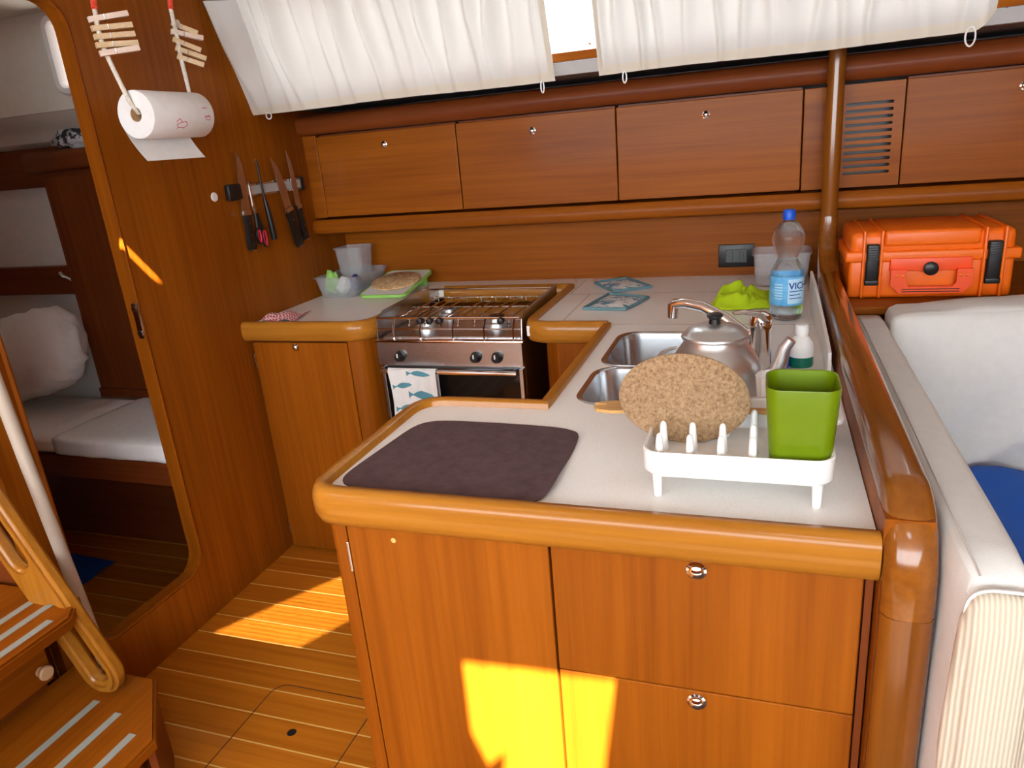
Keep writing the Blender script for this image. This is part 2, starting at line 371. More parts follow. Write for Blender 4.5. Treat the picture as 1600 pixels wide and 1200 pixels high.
# partition between galley and saloon
struct('wall_right', BX(1.933, 1.992, 0.935, 2.62, 0.0, 0.965), 'teak_z', 'low varnished partition between galley and settee', 'wall')
# rail: post up from the floor, bend, along, bend up into pole
def oval(p, t, side, wx, wz, n=16, e=2.6):
    up = side.cross(t); out = []
    for k in range(n):
        a = 2 * pi * k / n; c, s = cos(a), sin(a)
        out.append(p + side * wx * math.copysign(abs(c) ** (2 / e), c) + up * wz * math.copysign(abs(s) ** (2 / e), s))
    return out
rl = thing('grab_rail', 'thick varnished wooden rail along the partition bending down into a post', 'rail', (1.967, 0.93, 0.0))
SX = Vector((1, 0, 0))
def rsweep(pts, wx, wz, e=2.6):
    pts = [Vector(p) for p in pts]; rings = []
    for i, p in enumerate(pts):
        t = (pts[min(i + 1, len(pts) - 1)] - pts[max(i - 1, 0)]).normalized()
        w_ = wz[i] if isinstance(wz, list) else wz; u_ = wx[i] if isinstance(wx, list) else wx
        rings.append(oval(p, t, SX, u_, w_, e=e))
    return loft(NB(), rings)
XR = 1.966
mesh('post', rsweep([(XR, .930, 0.0), (XR, .930, .45), (XR, .930, .835)], 0.033, 0.030, 3.2), 'pole', rl, True)
bend = [(XR, .930, .836), (XR, .930, .87)] + [(XR, .930 + .085 * (1 - cos(a)), .87 + .098 * sin(a)) for a in [pi / 2 * k / 8 for k in range(1, 9)]]
fr = [(XR, 1.3, .970), (XR, 1.8, .972), (XR, 2.2, .975), (XR, 2.36, .980), (XR + .001, 2.44, .992), (XR + .002, 2.50, 1.016), (XR + .003, 2.54, 1.05), (XR + .003, 2.562, 1.10), (XR + .003, 2.568, 1.16)]
mesh('rail', rsweep(bend + fr, [.033] * (len(bend) + 3) + [.032, .031, .030, .029, .028, .027], [.031] * (len(bend) + 3) + [.031, .031, .031, .030, .028, .027], 2.8), 'rail', rl, True)
pl_ = lathe(NB(), [(0.0262, 1.16), (0.0258, 1.4), (0.0255, 1.70), (0.0255, 2.0)], (XR + .003, 2.568, 0), seg=20)
mesh('pole', pl_, 'pole', rl, True)['label'] = 'round vertical wooden pole'

# ================================================================ LOCKERS ON THE HULL SIDE
struct('trim_3', sweep(NB(), [(0.0, 2.66), (3.6, 2.66)], [(0.05, 1.565), (-0.02, 1.563), (-0.032, 1.570), (-0.040, 1.590), (-0.040, 1.612), (-0.030, 1.632), (-0.012, 1.640), (0.05, 1.640)]), 'mahog_x', 'dark rounded teak rail capping the lockers', 'trim', True)
struct('trim_4', sweep(NB(), [(0.0, 2.66), (3.6, 2.66)], [(0.20, 1.170), (-0.015, 1.170), (-0.030, 1.178), (-0.036, 1.195), (-0.034, 1.214), (-0.022, 1.230), (0.20, 1.233)]), 'teak_x', 'rounded teak rail under the lockers', 'trim', True)
struct('shelf_top', BX(0.0, 3.6, 2.70, 2.90, 1.585, 1.612), 'mahog_x', 'dark shelf behind the locker rail', 'shelf')
tag(mesh('locker_stile', BX(0.0, 0.061, 2.652, 2.68, 1.238, 1.562, b=.002), 'teak_x', loc=(0.03, 2.66, 1.238)), 'narrow teak stile between bulkhead and first locker', 'panel')
for i, (x0, x1, kx, lab) in enumerate([(0.064, 0.669, 0.367, 'varnished teak locker door nearest the knife rack'), (0.673, 1.274, 0.971, 'varnished teak locker door in the middle of three, above the stove'), (1.278, 1.881, 1.580, 'varnished teak locker door beside the round pole, above the sink'), (2.178, 2.80, 2.487, 'varnished teak locker door above the orange case')]):
    t = thing('wall_locker', lab, 'locker', ((x0 + x1) / 2, 2.66, 1.238), 'hull side lockers')
    mesh('carcass', BX(x0 + .004, x1 - .004, 2.672, 2.858, 1.240, 1.560), 'mahog_x', t)
    d = mesh('door', BX(x0, x1, 2.650, 2.671, 1.240, 1.553, b=.0025), 'teak_x', t)
    knob(d, kx, 2.650, 1.503)
tag(mesh('locker_stile', BX(1.885, 1.975, 2.652, 2.68, 1.238, 1.553, b=.002), 'teak_x', loc=(1.93, 2.66, 1.238)), 'narrow teak panel just behind the round pole', 'panel')
t = thing('vent_panel', 'teak ventilation panel with eleven black slots beside the pole', 'vent', (2.08, 2.66, 1.238))
holes = []
for k in range(11):
    zc = 1.493 - k * 0.0209; holes.append([(u, v - 0.002 * (u - 2.08) / .07 * 0) for u, v in rrect(2.008, 2.145, zc - .0045, zc + .0045, .0040, 3)])
mesh('panel', plate(NB(), [(1.978, 1.240), (2.174, 1.240), (2.174, 1.553), (1.978, 1.553)], holes, 'y', 2.652, 2.668), 'teak_x', t)
mesh('backing', BX(1.985, 2.168, 2.72, 2.73, 1.25, 1.545), 'black', t)

# ================================================================ WORKTOP WITH FIDDLES
wt = thing('galley_worktop', 'white speckled galley worktop with raised teak edging', 'worktop', (1.5, 1.6, 0.89))
sink_holes = [rrect(1.390, 1.716, 1.701, 2.022, 0.057, 6), rrect(1.390, 1.584, 1.432, 1.690, 0.057, 6)]
main = [(1.045, 0.955), (1.9315, 0.955), (1.9315, 2.859), (1.075, 2.859), (1.075, 2.095), (1.345, 2.095), (1.345, 1.400), (1.045, 1.400)]
mesh('slab', plate(NB(), main, sink_holes, 'z', 0.888, 0.92), 'worktop', wt)
mesh('back_slab', BX(0.515, 1.0745, 2.675, 2.859, 0.888, 0.92), 'worktop', wt)
mesh('side_slab', plate(NB(), [(0.001, 2.095), (0.44, 2.095), (0.49, 2.15), (0.5145, 2.25), (0.5145, 2.859), (0.001, 2.859)], [], 'z', 0.888, 0.92), 'worktop', wt)
for a in [(1.085, 1.931, 2.560, 2.562), (1.085, 1.931, 2.115, 2.117)]:
    mesh('joint', BX(a[0], a[1], a[2], a[3], 0.9195, 0.9204), 'grey_seam', wt)
for a in [(1.175, 1.177, 2.117, 2.560), (1.10, 1.102, 2.562, 2.85)]:
    mesh('joint', BX(a[0], a[1], a[2], a[3], 0.9195, 0.9204), 'grey_seam', wt)
FP = [(0.014, 0.868), (0.014, 0.932), (0.011, 0.936), (-0.002, 0.937), (-0.010, 0.933), (-0.016, 0.922), (-0.018, 0.905), (-0.017, 0.885), (-0.011, 0.871), (-0.004, 0.868)]   # n>0 towards the worktop when it lies left of travel
def fid(name, path, ax='edge_x', prof=FP): return mesh(name, sweep(NB(), path, prof), ax, wt, True, angle=50)
# travel so that the worktop lies on the left
fid('fiddle', corner_path([(1.345, 1.404), (1.040, 1.404), (1.040, 0.946), (1.932, 0.946)], {1: 0.075, 2: 0.055}, 8))
fid('fiddle', [(1.334, 2.088), (1.334, 1.405)], 'edge_y', [(0.012, 0.868), (0.012, 0.930), (0.009, 0.934), (-0.009, 0.934), (-0.013, 0.929), (-0.013, 0.868)])
fid('fiddle', corner_path([(0.545, 2.672), (1.076, 2.672), (1.076, 2.090), (1.334, 2.090)], {1: 0.004, 2: 0.075}, 8))
fid('fiddle', corner_path([(0.0, 2.090), (0.505, 2.090), (0.505, 2.36)], {1: 0.095}, 8))

# ================================================================ CABINETS
t = thing('peninsula_cabinet', 'varnished teak peninsula cabinet with one door and two drawers', 'cabinet', (1.5, 1.15, 0.0))
mesh('body', plate(NB(), [(1.072, .972), (1.930, .972), (1.930, 1.395), (1.072, 1.395)], [], 'z', 0.002, 0.866), 'mahog_z', t)
b_ = NB(); sweep(b_, corner_path([(1.058, 1.02), (1.058, .955), (1.094, .955)], {1: .03}, 6), [(0.0, 0.002), (0.0, 0.866), (-0.006, .866), (-0.006, .002)])
mesh('corner_post', plate(NB(), [(1.094, .972), (1.060, .972)] + corner_path([(1.058, .972), (1.058, .953), (1.0935, .953)], {1: .018}, 6), [], 'z', .002, .866), 'teak_z', t, True); b_.free()
d = mesh('door', BX(1.0975, 1.4635, .950, .971, .03, .8655, b=.002), 'teak_z', t)
for zc in (.80, .22):
    b_ = NB(); box(b_, 1.0925, 1.0975, .9475, .953, zc - .03, zc + .03, b=.001); mesh('hinge', b_, 'steel', d)['label'] = 'small steel hinge'
mesh('chip', lathe(NB(), [(0.0, -.0006), (.0045, -.0004), (.005, .0)], (1.187, .950, .842), 'y', 7), 'holly', d)['label'] = 'pale chip in the varnish'
for z0, z1, kz in ((.6275, .8655, .852), (.335, .6255, .611), (.03, .333, .31)):
    d = mesh('drawer', BX(1.4675, 1.9165, .950, .971, z0, z1, b=.002), 'teak_z', t); knob(d, 1.692, .950, kz - .004, .0125)
mesh('end_stile', BX(1.920, 1.930, .958, .971, .03, .866), 'mahog_z', t)

t = thing('sink_cabinet', 'teak sink cabinet facing the galley standing space', 'cabinet', (1.65, 1.9, 0.0))
mesh('body', plate(NB(), [(1.352, 1.405), (1.375, 1.405), (1.375, 2.105), (1.352, 2.105)], [], 'z', .002, .866), 'teak_z', t)
t = thing('corner_cabinet', 'teak cabinet with angled corner panel between stove and sink', 'cabinet', (1.2, 2.3, 0.0))
mesh('body', plate(NB(), [(1.098, 2.22), (1.118, 2.165), (1.165, 2.115), (1.345, 2.115), (1.345, 2.85), (1.098, 2.85)], [], 'z', .002, .866), 'teak_z', t)
mesh('front_panel', BX(1.172, 1.342, 2.105, 2.114, .03, .862, b=.002), 'teak_z', t)

t = thing('stove_side_cabinet', 'tall teak cabinet with one door between bulkhead and stove', 'cabinet', (.25, 2.4, 0.0))
mesh('body', plate(NB(), [(.002, 2.118), (.42, 2.118), (.455, 2.14), (.480, 2.20), (.480, 2.85), (.002, 2.85)], [], 'z', .002, .866), 'mahog_z', t)
d = mesh('door', BX(.018, .412, 2.098, 2.117, .012, .858, b=.002), 'teak_z', t); knob(d, .202, 2.098, .842)
b_ = plate(NB(), [(.416, 2.099)] + corner_path([(.425, 2.099), (.470, 2.108), (.498, 2.21)], {1: .04}, 6) + [(.498, 2.84), (.482, 2.84), (.480, 2.20), (.455, 2.14), (.416, 2.117)], [], 'z', .003, .864)
mesh('corner_panel', b_, 'teak_z', t, True)
for zc in (.79, .10):
    mesh('hinge', BX(.012, .018, 2.095, 2.101, zc - .028, zc + .028, b=.001), 'steel', d)['label'] = 'small steel hinge'

# ================================================================ SINK, TAP
t = thing('double_sink', 'stainless steel double sink let into the worktop', 'sink', (1.55, 1.72, .75))
def bowl(x0, x1, y0, y1, r):
    b = NB(); R = []
    for ins, z, rr in ((-.010, .9212, r + .01), (-.008, .9228, r + .008), (-.002, .9232, r + .002), (.003, .919, r), (.006, .90, r), (.012, .80, r), (.022, .775, r - .004), (.045, .766, r - .02)):
        R.append([(u, v, z) for u, v in rrect(x0 + ins, x1 - ins, y0 + ins, y1 - ins, max(rr, .008), 6)])
    return loft(b, R, False, True)
for x1, y0, y1 in ((1.712, 1.705, 2.018), (1.580, 1.436, 1.686)):
    o = mesh('bowl', bowl(1.394, x1, y0, y1, .055), 'steel', t, True)
    mesh('drain', lathe(NB(), [(.032, .767), (.032, .769), (.024, .769), (.020, .7675), (.001, .7675)], ((1.394 + x1) / 2, (y0 + y1) / 2, 0), seg=20), 'chrome', o, True)
t = thing('kitchen_tap', 'chrome single lever tap beside the sink', 'tap', (1.772, 1.64, .92))
mesh('body', lathe(NB(), [(.030, .9205), (.030, .926), (.024, .930), (.0235, 1.03), (.025, 1.034), (.025, 1.052), (.021, 1.066), (.012, 1.072), (.001, 1.073)], (1.772, 1.64, 0)), 'chrome', t, True)
sp = [(1.772, 1.64, 1.005), (1.735, 1.652, 1.022), (1.690, 1.668, 1.054), (1.645, 1.684, 1.074), (1.605, 1.698, 1.080), (1.578, 1.708, 1.076), (1.572, 1.710, 1.068)]
mesh('spout', tube(NB(), sp, [.014, .0135, .013, .0125, .012, .012, .0115], 12), 'chrome', t, True)
mesh('aerator', lathe(NB(), [(.0125, 1.074), (.0135, 1.064), (.0135, 1.044), (.011, 1.042), (.001, 1.044)], (1.574, 1.7095, 0), seg=16), 'chrome', t, True)
mesh('lever', tube(NB(), [(1.780, 1.632, 1.052), (1.765, 1.625, 1.070), (1.735, 1.612, 1.078), (1.715, 1.604, 1.077)], [.018, .014, .009, .007], 10, flat=.55), 'chrome', t, True)

# ================================================================ STOVE
t = thing('gas_stove', 'gimballed stainless steel marine gas stove with oven', 'stove', (.79, 2.35, .40))
mesh('body', BX(.532, 1.050, 2.125, 2.56, .42, .866, b=.003), 'steel', t)
mesh('control_panel', loft(NB(), [[(x, 2.098, .782), (x, 2.124, .782), (x, 2.124, .868), (x, 2.104, .868), (x, 2.098, .862)] for x in (.530, 1.052)]), 'steel', t)
mesh('hob_front_lip', BX(.524, 1.060, 2.092, 2.13, .862, .871, b=.003), 'chrome', t, True)
for kx in (.617, .893, .967):
    o = mesh('knob', lathe(NB(), [(.019, -.001), (.019, -.004), (.015, -.006), (.0145, -.022), (.012, -.025), (.001, -.025)], (kx, 2.098, .815), 'y', 18), 'black', t, True)
    mesh('pointer', BX(kx - .002, kx + .002, 2.070, 2.0745, .816, .829), 'white', o)
od = mesh('oven_door', BX(.540, 1.042, 2.104, 2.124, .43, .772, b=.003), 'blackglass', t)
for x0 in (.533, 1.036): mesh('door_stile', BX(x0, x0 + .013, 2.101, 2.124, .43, .774, b=.001), 'steel', od)
b_ = NB(); tube(b_, [(.548, 2.072, .768), (1.036, 2.072, .768)], .0075, 10)
for x0 in (.56, 1.02): tube(b_, [(x0, 2.072, .768), (x0, 2.106, .768)], .005, 8)
mesh('oven_handle', b_, 'chrome', od, True)
mesh('hob_tray', BX(.542, 1.040, 2.13, 2.55, .866, .874), 'steel', t)
for x0 in (.527, 1.048):
    mesh('side_plate', loft(NB(), [[(x, 2.115, .868), (x, 2.545, .868), (x, 2.56, .962), (x, 2.175, .956), (x, 2.125, .935)] for x in (x0, x0 + .0025)]), 'steel', t)
for bx, by, r in ((.66, 2.24, .045), (.66, 2.44, .035), (.90, 2.30, .05)):
    o = mesh('burner', lathe(NB(), [(r, .874), (r, .884), (r * .75, .888), (r * .72, .898), (r * .3, .902), (.001, .902)], (bx, by, 0), seg=20), 'alu', t, True)
    mesh('burner_cap', lathe(NB(), [(r * .55, .900), (r * .55, .906), (.001, .908)], (bx, by, 0), seg=20), 'black', o, True)
b_ = NB()
for x0 in (.575, .635, .695, .755, .815, .875, .935, .995): tube(b_, [(x0, 2.15, .905), (x0, 2.16, .926), (x0, 2.53, .926), (x0, 2.535, .905)], .0026, 6)
for y0 in (2.17, 2.35, 2.51): tube(b_, [(.555, y0, .925), (1.03, y0, .925)], .0026, 6)
mesh('pan_grate', b_, 'chrome', t, True)
mesh('pan_rail', tube(NB(), [(.533, 2.545, .950), (1.046, 2.545, .950)], .004, 8), 'chrome', t, True)
b_ = NB(); tube(b_, [(.533, 2.118, .942), (1.046, 2.118, .942)], .004, 8)
for x0 in (.60, .70, .82, .93, 1.03): tube(b_, [(x0, 2.118, .942), (x0 - .008, 2.112, .90), (x0 - .008, 2.112, .872)], .0028, 6)
tube(b_, [(.533, 2.114, .905), (1.046, 2.114, .905)], .0028, 6)
mesh('pan_rail', b_, 'chrome', t, True)
for x0 in (.700, .735, .770, .985): mesh('rail_clamp', lathe(NB(), [(.001, -.013), (.010, -.011), (.012, 0), (.010, .011), (.001, .013)], (x0, 2.110, .934), 'y', 12), 'black', t, True)
for k, (x0, z0) in enumerate(((.60, .955), (.70, .968), (.80, .958), (.92, .968))):
    mesh('pan_clamp_arm', tube(NB(), [(x0, 2.118, .942), (x0 + .03, 2.20, z0 - .01), (x0 + .055, 2.30, z0), (x0 + .085, 2.30, z0 - .004), (x0 + .06, 2.19, z0 - .014)], .0026, 6), 'chrome', t, True)
# tea towel over the oven handle
def tw(u, v):
    x = .578 + .178 * u + .012 * sin(5 * v + 2 * u) * v; fold = .006 * sin(u * 14 + 1.5 * v) * (0.3 + v)
    if v < .15: a = v / .15 * pi; return (x, 2.072 + .0105 * cos(a), .770 + .0105 * sin(a) - .0)
    return (x + .02 * (v - .15), 2.0615 - abs(fold) * .8 - .002, .770 - .245 * (v - .15) / .85 + .012 * sin(u * 3))
def tb(u, v):
    x = .578 + .178 * u; return (x, 2.0825 + .004 * abs(sin(u * 9)), .770 - .12 * v)
tt = thing('tea_towel', 'white tea towel printed with teal fish hung on the oven handle', 'towel', (.66, 2.06, .52))
b_ = NB(); grid(b_, tw, 28, 26, .0012); mesh('cloth', b_, 'towel', tt, True)
mesh('back_fold', grid(NB(), tb, 16, 6, .0012), 'towel', tt, True)
for fx, fz, fl, fw in ((.26, .34, .42, .035), (.66, .46, .58, .05), (.30, .62, .48, .04), (.66, .76, .58, .05), (.30, .90, .50, .045), (.64, .20, .50, .035)):
    b_ = NB(); n = 14; V = []
    prof = [(-1, .9), (-.8, .35), (-.62, .16), (-.3, .75), (0, 1), (.4, .85), (.75, .5), (1, 0.02)]
    def fp(u, v): p = Vector(tw(min(max(u, 0), 1), min(max(v, .16), 1))); p.y -= .0022; return p
    up = [fp(fx + fl / 2 * a, fz - fw * h) for a, h in prof]; dn = [fp(fx + fl / 2 * a, fz + fw * h) for a, h in prof]
    U = [b_.verts.new(p) for p in up]; D = [b_.verts.new(p) for p in dn]
    for i in range(len(U) - 1):
        b_.faces.new((U[i], U[i + 1], D[i + 1], D[i]))
    mesh('fish_print', b_, 'fish', tt)

# ================================================================ ON THE PENINSULA
def matf(u, v):
    x0 = 1.056 + .034 * v; x1 = 1.458 - .010 * v; y = .980 + (.318) * v
    lift = max(0, (u - .93) / .07) ** 2 * (.006 + .004 * sin(7 * v))
    return (x0 + (x1 - x0) * u, y + .012 * sin(pi * u) * (v - .5) + (-.012 * u), .9225 + lift)
b_ = NB(); pts = rrect(0, 1, 0, 1, .085, 6)
# rounded mat: clip the square grid onto a rounded square
def sq(u, v):
    a, b = u * 2 - 1, v * 2 - 1; m = max(abs(a), abs(b)); l = (abs(a) ** 7 + abs(b) ** 7) ** (1 / 7)
    k = (m / l) if l > 1e-6 else 1
    return ((a * k + 1) / 2, (b * k + 1) / 2)
mesh_ = grid(NB(), lambda u, v: matf(*sq(u, v)), 30, 24, .002)
tag(mesh('counter_mat', mesh_, 'mat', loc=(1.26, 1.13, .92), smooth=True), 'dark brown rubber mat lying on the peninsula worktop', 'mat')

t = thing('dish_rack', 'small white plastic dish rack standing on four legs', 'dish rack', (1.74, 1.11, .92))
X0, X1, Y0, Y1 = 1.603, 1.880, 1.022, 1.205
R = []
for ins, z in ((.012, .958), (.004, .960), (0, .966), (-.001, 1.000), (.001, 1.002), (.004, 1.000), (.005, .980), (.008, .976)):
    R.append([(u, v, z) for u, v in rrect(X0 + ins, X1 - ins, Y0 + ins, Y1 - ins, .028, 6)])
mesh('tray', loft(NB(), R), 'white', t, True)
for lx, ly in ((1.625, 1.040), (1.858, 1.040), (1.625, 1.188), (1.858, 1.188)):
    mesh('leg', lathe(NB(), [(.0065, .9202), (.0075, .945), (.0085, .962)], (lx, ly, 0), seg=14), 'white', t, True)
for ry in (1.046, 1.096, 1.162):
    for k in range(4):
        mesh('prong', lathe(NB(), [(.0088, .975), (.0070, .99), (.0052, 1.018), (.0038, 1.0225), (.001, 1.0245)], (1.628 + .0462 * k, ry, 0), seg=12), 'white', t, True)

b_ = lathe(NB(), [(.001, -.006), (.100, -.006), (.1055, -.003), (.1055, .003), (.100, .006), (.001, .006)], (0, 0, 0), 'y', 48)
for v in b_.verts: v.co.z *= .70
rot_bm(b_, (0, 0, 0), 'Y', radians(5)); bmesh.ops.translate(b_, verts=b_.verts, vec=(1.657, 1.126, 1.0515))
rot_bm(b_, (1.657, 1.118, .977), 'X', radians(-9))
rot_bm(b_, (1.657, 1.118, .977), 'Z', radians(4))
tag(mesh('cork_trivet', b_, 'cork', loc=(1.657, 1.118, .977), smooth=True), 'oval brown cork trivet standing in the white dish rack', 'trivet')

R = []
cx, cy = 1.8335, 1.090
for w_, z, r in ((.040, .9768, .018), (.0435, .979, .020), (.0475, 1.035, .022), (.0515, 1.099, .024), (.0510, 1.1015, .024), (.0485, 1.1005, .0225), (.0450, 1.035, .021), (.0405, .982, .018)):
    R.append([(u, v, z) for u, v in rrect(cx - w_, cx + w_, cy - w_, cy + w_, r, 7)])
tag(mesh('utensil_cup', loft(NB(), R), 'green', loc=(cx, cy, .977), smooth=True), 'lime green square plastic cup standing in the dish rack', 'cup')

# wooden fork behind the cork
t = thing('wooden_fork', 'flat wooden serving fork lying across the dish rack', 'utensil', (1.64, 1.195, .99))
ol = [(1.490, 1.200), (1.498, 1.183), (1.525, 1.176), (1.56, 1.180), (1.60, 1.190), (1.79, 1.194), (1.79, 1.208), (1.60, 1.212), (1.56, 1.224), (1.525, 1.228), (1.498, 1.220), (1.490, 1.213), (1.512, 1.2105), (1.512, 1.2035)]
b_ = plate(NB(), ol, [], 'z', 1.0025, 1.0085)
rot_bm(b_, (1.64, 1.2, 1.003), 'Y', radians(-.5))
mesh('fork', b_, 'bamboo', t)

# white draining box and tumbler between rack and kettle
rr = []
for r0, z in ((.026, .9202), (.028, .93), (.034, 1.005), (.0335, 1.006), (.0315, 1.004), (.026, .93), (.001, .926)):
    rr.append([(1.800 + r0 * (1 + .03 * cos(16 * a)) * cos(a), 1.400 + r0 * (1 + .03 * cos(16 * a)) * sin(a), z) for a in [2 * pi * k / 96 for k in range(96)]])
tag(mesh('ribbed_tumbler', loft(NB(), rr), 'white', loc=(1.80, 1.40, .92), smooth=True), 'white ribbed plastic tumbler below the kettle spout', 'tumbler')

# kettle
KX, KY = 1.684, 1.476
t = thing('kettle', 'dented aluminium kettle with black lid knob', 'kettle', (KX, KY, .92))
mesh('body', lathe(NB(), [(.001, .9203), (.078, .9203), (.085, .930), (.090, .950), (.0905, .985), (.0895, 1.000), (.0865, 1.012), (.078, 1.028), (.067, 1.044), (.0615, 1.052), (.0605, 1.062)], (KX, KY, 0), seg=40), 'alu', t, True)
o = mesh('lid', lathe(NB(), [(.066, 1.060), (.0675, 1.063), (.066, 1.067), (.060, 1.070), (.056, 1.077), (.040, 1.084), (.018, 1.088), (.001, 1.089)], (KX, KY, 0), seg=40), 'alu', t, True)
mesh('lid_knob', lathe(NB(), [(.012, 1.087), (.011, 1.098), (.0155, 1.102), (.0165, 1.106), (.013, 1.109), (.001, 1.110)], (KX, KY, 0), seg=20), 'black', o, True)
sp = [(KX + .075, KY, .962), (KX + .098, KY, .968), (KX + .118, KY - .001, .985), (KX + .128, KY - .002, 1.012), (KX + .134, KY - .002, 1.038), (KX + .146, KY - .003, 1.056)]
b_ = tube(NB(), sp, [.024, .021, .0175, .0145, .012, .0105], 16)
mesh('spout', b_, 'alu', t, True)
hd = [(KX - .055 * cos(a) - .055 if False else KX - .083 - .03 * sin(a), KY - .055 * cos(a), 1.020 - .004 * sin(a)) for a in [pi * k / 12 for k in range(13)]]
mesh('bail_handle', tube(NB(), hd, .006, 8, flat=.6), 'alu', t, True)

# washing-up bottle, sponge, splash board
t = thing('detergent_bottle', 'white detergent bottle with dark green base near the tap', 'bottle', (1.862, 1.735, .92))
mesh('base_band', lathe(NB(), [(.001, .9202), (.026, .9202), (.0275, .924), (.0275, .945)], (1.862, 1.735, 0), seg=24), 'darkgreen', t, True)
mesh('bottle', lathe(NB(), [(.0277, .945), (.0277, .965), (.026, .975), (.018, .988), (.0135, .992), (.0135, 1.0)], (1.862, 1.735, 0), seg=24), 'white', t, True)
mesh('cap', lathe(NB(), [(.015, .998), (.015, 1.016), (.013, 1.019), (.001, 1.0195)], (1.862, 1.735, 0), seg=20), 'white', t, True)
tag(mesh('sponge', BX(1.808, 1.836, 1.70, 1.75, .9203, .955, b=.005), 'blueliquid', loc=(1.82, 1.72, .92), smooth=True), 'bright blue sponge beside the detergent bottle', 'sponge')
b_ = loft(NB(), [[(x, 1.64, .9205), (x, 2.42, .9205), (x, 2.43, 1.010), (x, 2.20, 1.012), (x, 1.75, .985), (x, 1.655, .975)] for x in (1.914, 1.921)])
tag(mesh('splash_board', b_, 'white', loc=(1.918, 2.0, .92)), 'thin white plastic board standing against the partition', 'board')

# water bottle
BXc, BYc = 1.839, 2.187
t = thing('water_bottle', 'half full plastic water bottle with blue cap and blue label', 'bottle', (BXc, BYc, .92))
prof = [(.001, .926), (.018, .921), (.034, .9205), (.043, .928), (.0455, .945), (.0455, 1.050), (.043, 1.062), (.034, 1.080), (.027, 1.094), (.028, 1.102), (.038, 1.122), (.0435, 1.142), (.0435, 1.156), (.038, 1.176), (.026, 1.192), (.0145, 1.200), (.0135, 1.206)]
mesh('shell', lathe(NB(), prof, (BXc, BYc, 0), seg=36), 'pet', t, True)
mesh('water', lathe(NB(), [(.001, .930), (.034, .924), (.042, .931), (.0442, .946), (.0442, .992), (.001, .992)], (BXc, BYc, 0), seg=32), 'water', t, True)
mesh('cap', lathe(NB(), [(.0165, 1.2025), (.017, 1.205), (.0165, 1.226), (.014, 1.230), (.001, 1.2305)], (BXc, BYc, 0), seg=28), 'bluecap', t, True)
lb = mesh('label', lathe(NB(), [(.0462, .966), (.0464, .968), (.0464, 1.046), (.0462, 1.048)], (BXc, BYc, 0), seg=40, cap=False), 'label_blue', t, True)
def wrap_patch(bm, a0, a1, z0, z1, r, n=12):
    grid(bm, lambda u, v: (BXc + r * sin(a0 + (a1 - a0) * u), BYc - r * cos(a0 + (a1 - a0) * u), z0 + (z1 - z0) * v), n, 1)
b_ = NB(); wrap_patch(b_, .05, 1.5, .972, 1.042, .0468); mesh('label_panel', b_, 'label_pale', lb, True)
cu = bpy.data.curves.new('label_text', 'FONT'); cu.body = 'VICHY'; cu.size = .026; cu.extrude = 0; cu.offset = .0006
tmp = bpy.data.objects.new('tmp_text', cu); COL.objects.link(tmp); dg = bpy.context.evaluated_depsgraph_get(); dg.update()
me = bpy.data.meshes.new_from_object(tmp.evaluated_get(dg)); bpy.data.objects.remove(tmp)
b_ = NB(); b_.from_mesh(me)
for v in b_.verts:
    a = .10 + v.co.x / .047; v.co = Vector((BXc + .0472 * sin(a), BYc - .0472 * cos(a), 1.014 + v.co.y))
mesh('label_lettering', b_, 'ink', lb); bpy.data.meshes.remove(me)
b_ = NB()
for k in range(3): wrap_patch(b_, .15, .15 + (.9, .7, .8)[k], 1.006 - .010 * k, 1.0085 - .010 * k, .0471)
mesh('label_small_print', b_, 'ink', lb)
b_ = NB()
for k in range(6): wrap_patch(b_, -.75, -.25, .985 + .008 * k, .9885 + .008 * k, .0467)
mesh('label_small_print', b_, 'label_pale', lb)

# lime cloth
def lc(u, v):
    x, y = 1.628 + .175 * u, 2.27 + .17 * v + .03 * u
    e = min(u, 1 - u, v, 1 - v) * 5; e = min(1, e)
    h = .052 * e * (.35 + .65 * (noise.noise(Vector((u * 4.5, v * 3.7, 3))) * 1.1 + .5)) + .02 * e * noise.noise(Vector((u * 9, v * 9, 1)))
    x += .02 * noise.noise(Vector((u * 3, v * 3, 7))); y += .02 * noise.noise(Vector((u * 3, v * 3, 17)))
    return (x, y, .924 + max(0, h))
tag(mesh('microfibre_cloth', grid(NB(), lc, 34, 30, .003), 'limecloth', loc=(1.71, 2.35, .92), smooth=True, angle=180), 'crumpled lime green cloth next to the water bottle', 'cloth')
# pot holders
def potholder(c, lab):
    t = thing('pot_holder', lab, 'pot holder', (sum(p[0] for p in c) / 4, sum(p[1] for p in c) / 4, .92), 'fish print pot holders on the worktop')
    def q(u, v, z):
        a = Vector(c[0]) * (1 - u) * (1 - v) + Vector(c[1]) * u * (1 - v) + Vector(c[2]) * u * v + Vector(c[3]) * (1 - u) * v
        return (a.x, a.y, z)
    mesh('cloth', grid(NB(), lambda u, v: q(.06 + .88 * u, .06 + .88 * v, .9245 + .007 * min(1, 6 * min(u, 1 - u, v, 1 - v)) + .0012 * sin(u * 19) * sin(v * 19)), 18, 18, .004), 'fishcloth', t, True)
    b = NB(); tube(b, [q(u, v, .9262) for u, v in ((.03, .03), (.5, .02), (.97, .03), (.98, .5), (.97, .97), (.5, .98), (.03, .97), (.02, .5))], .0055, 8, closed=True)
    mesh('binding', b, 'teal', t, True)
potholder([(1.150, 2.735), (1.262, 2.560), (1.395, 2.640), (1.265, 2.825)], 'teal edged fish print pot holder lying nearer the splashback')
potholder([(1.205, 2.300), (1.357, 2.283), (1.408, 2.465), (1.248, 2.535)], 'teal edged fish print pot holder lying nearer the sink')
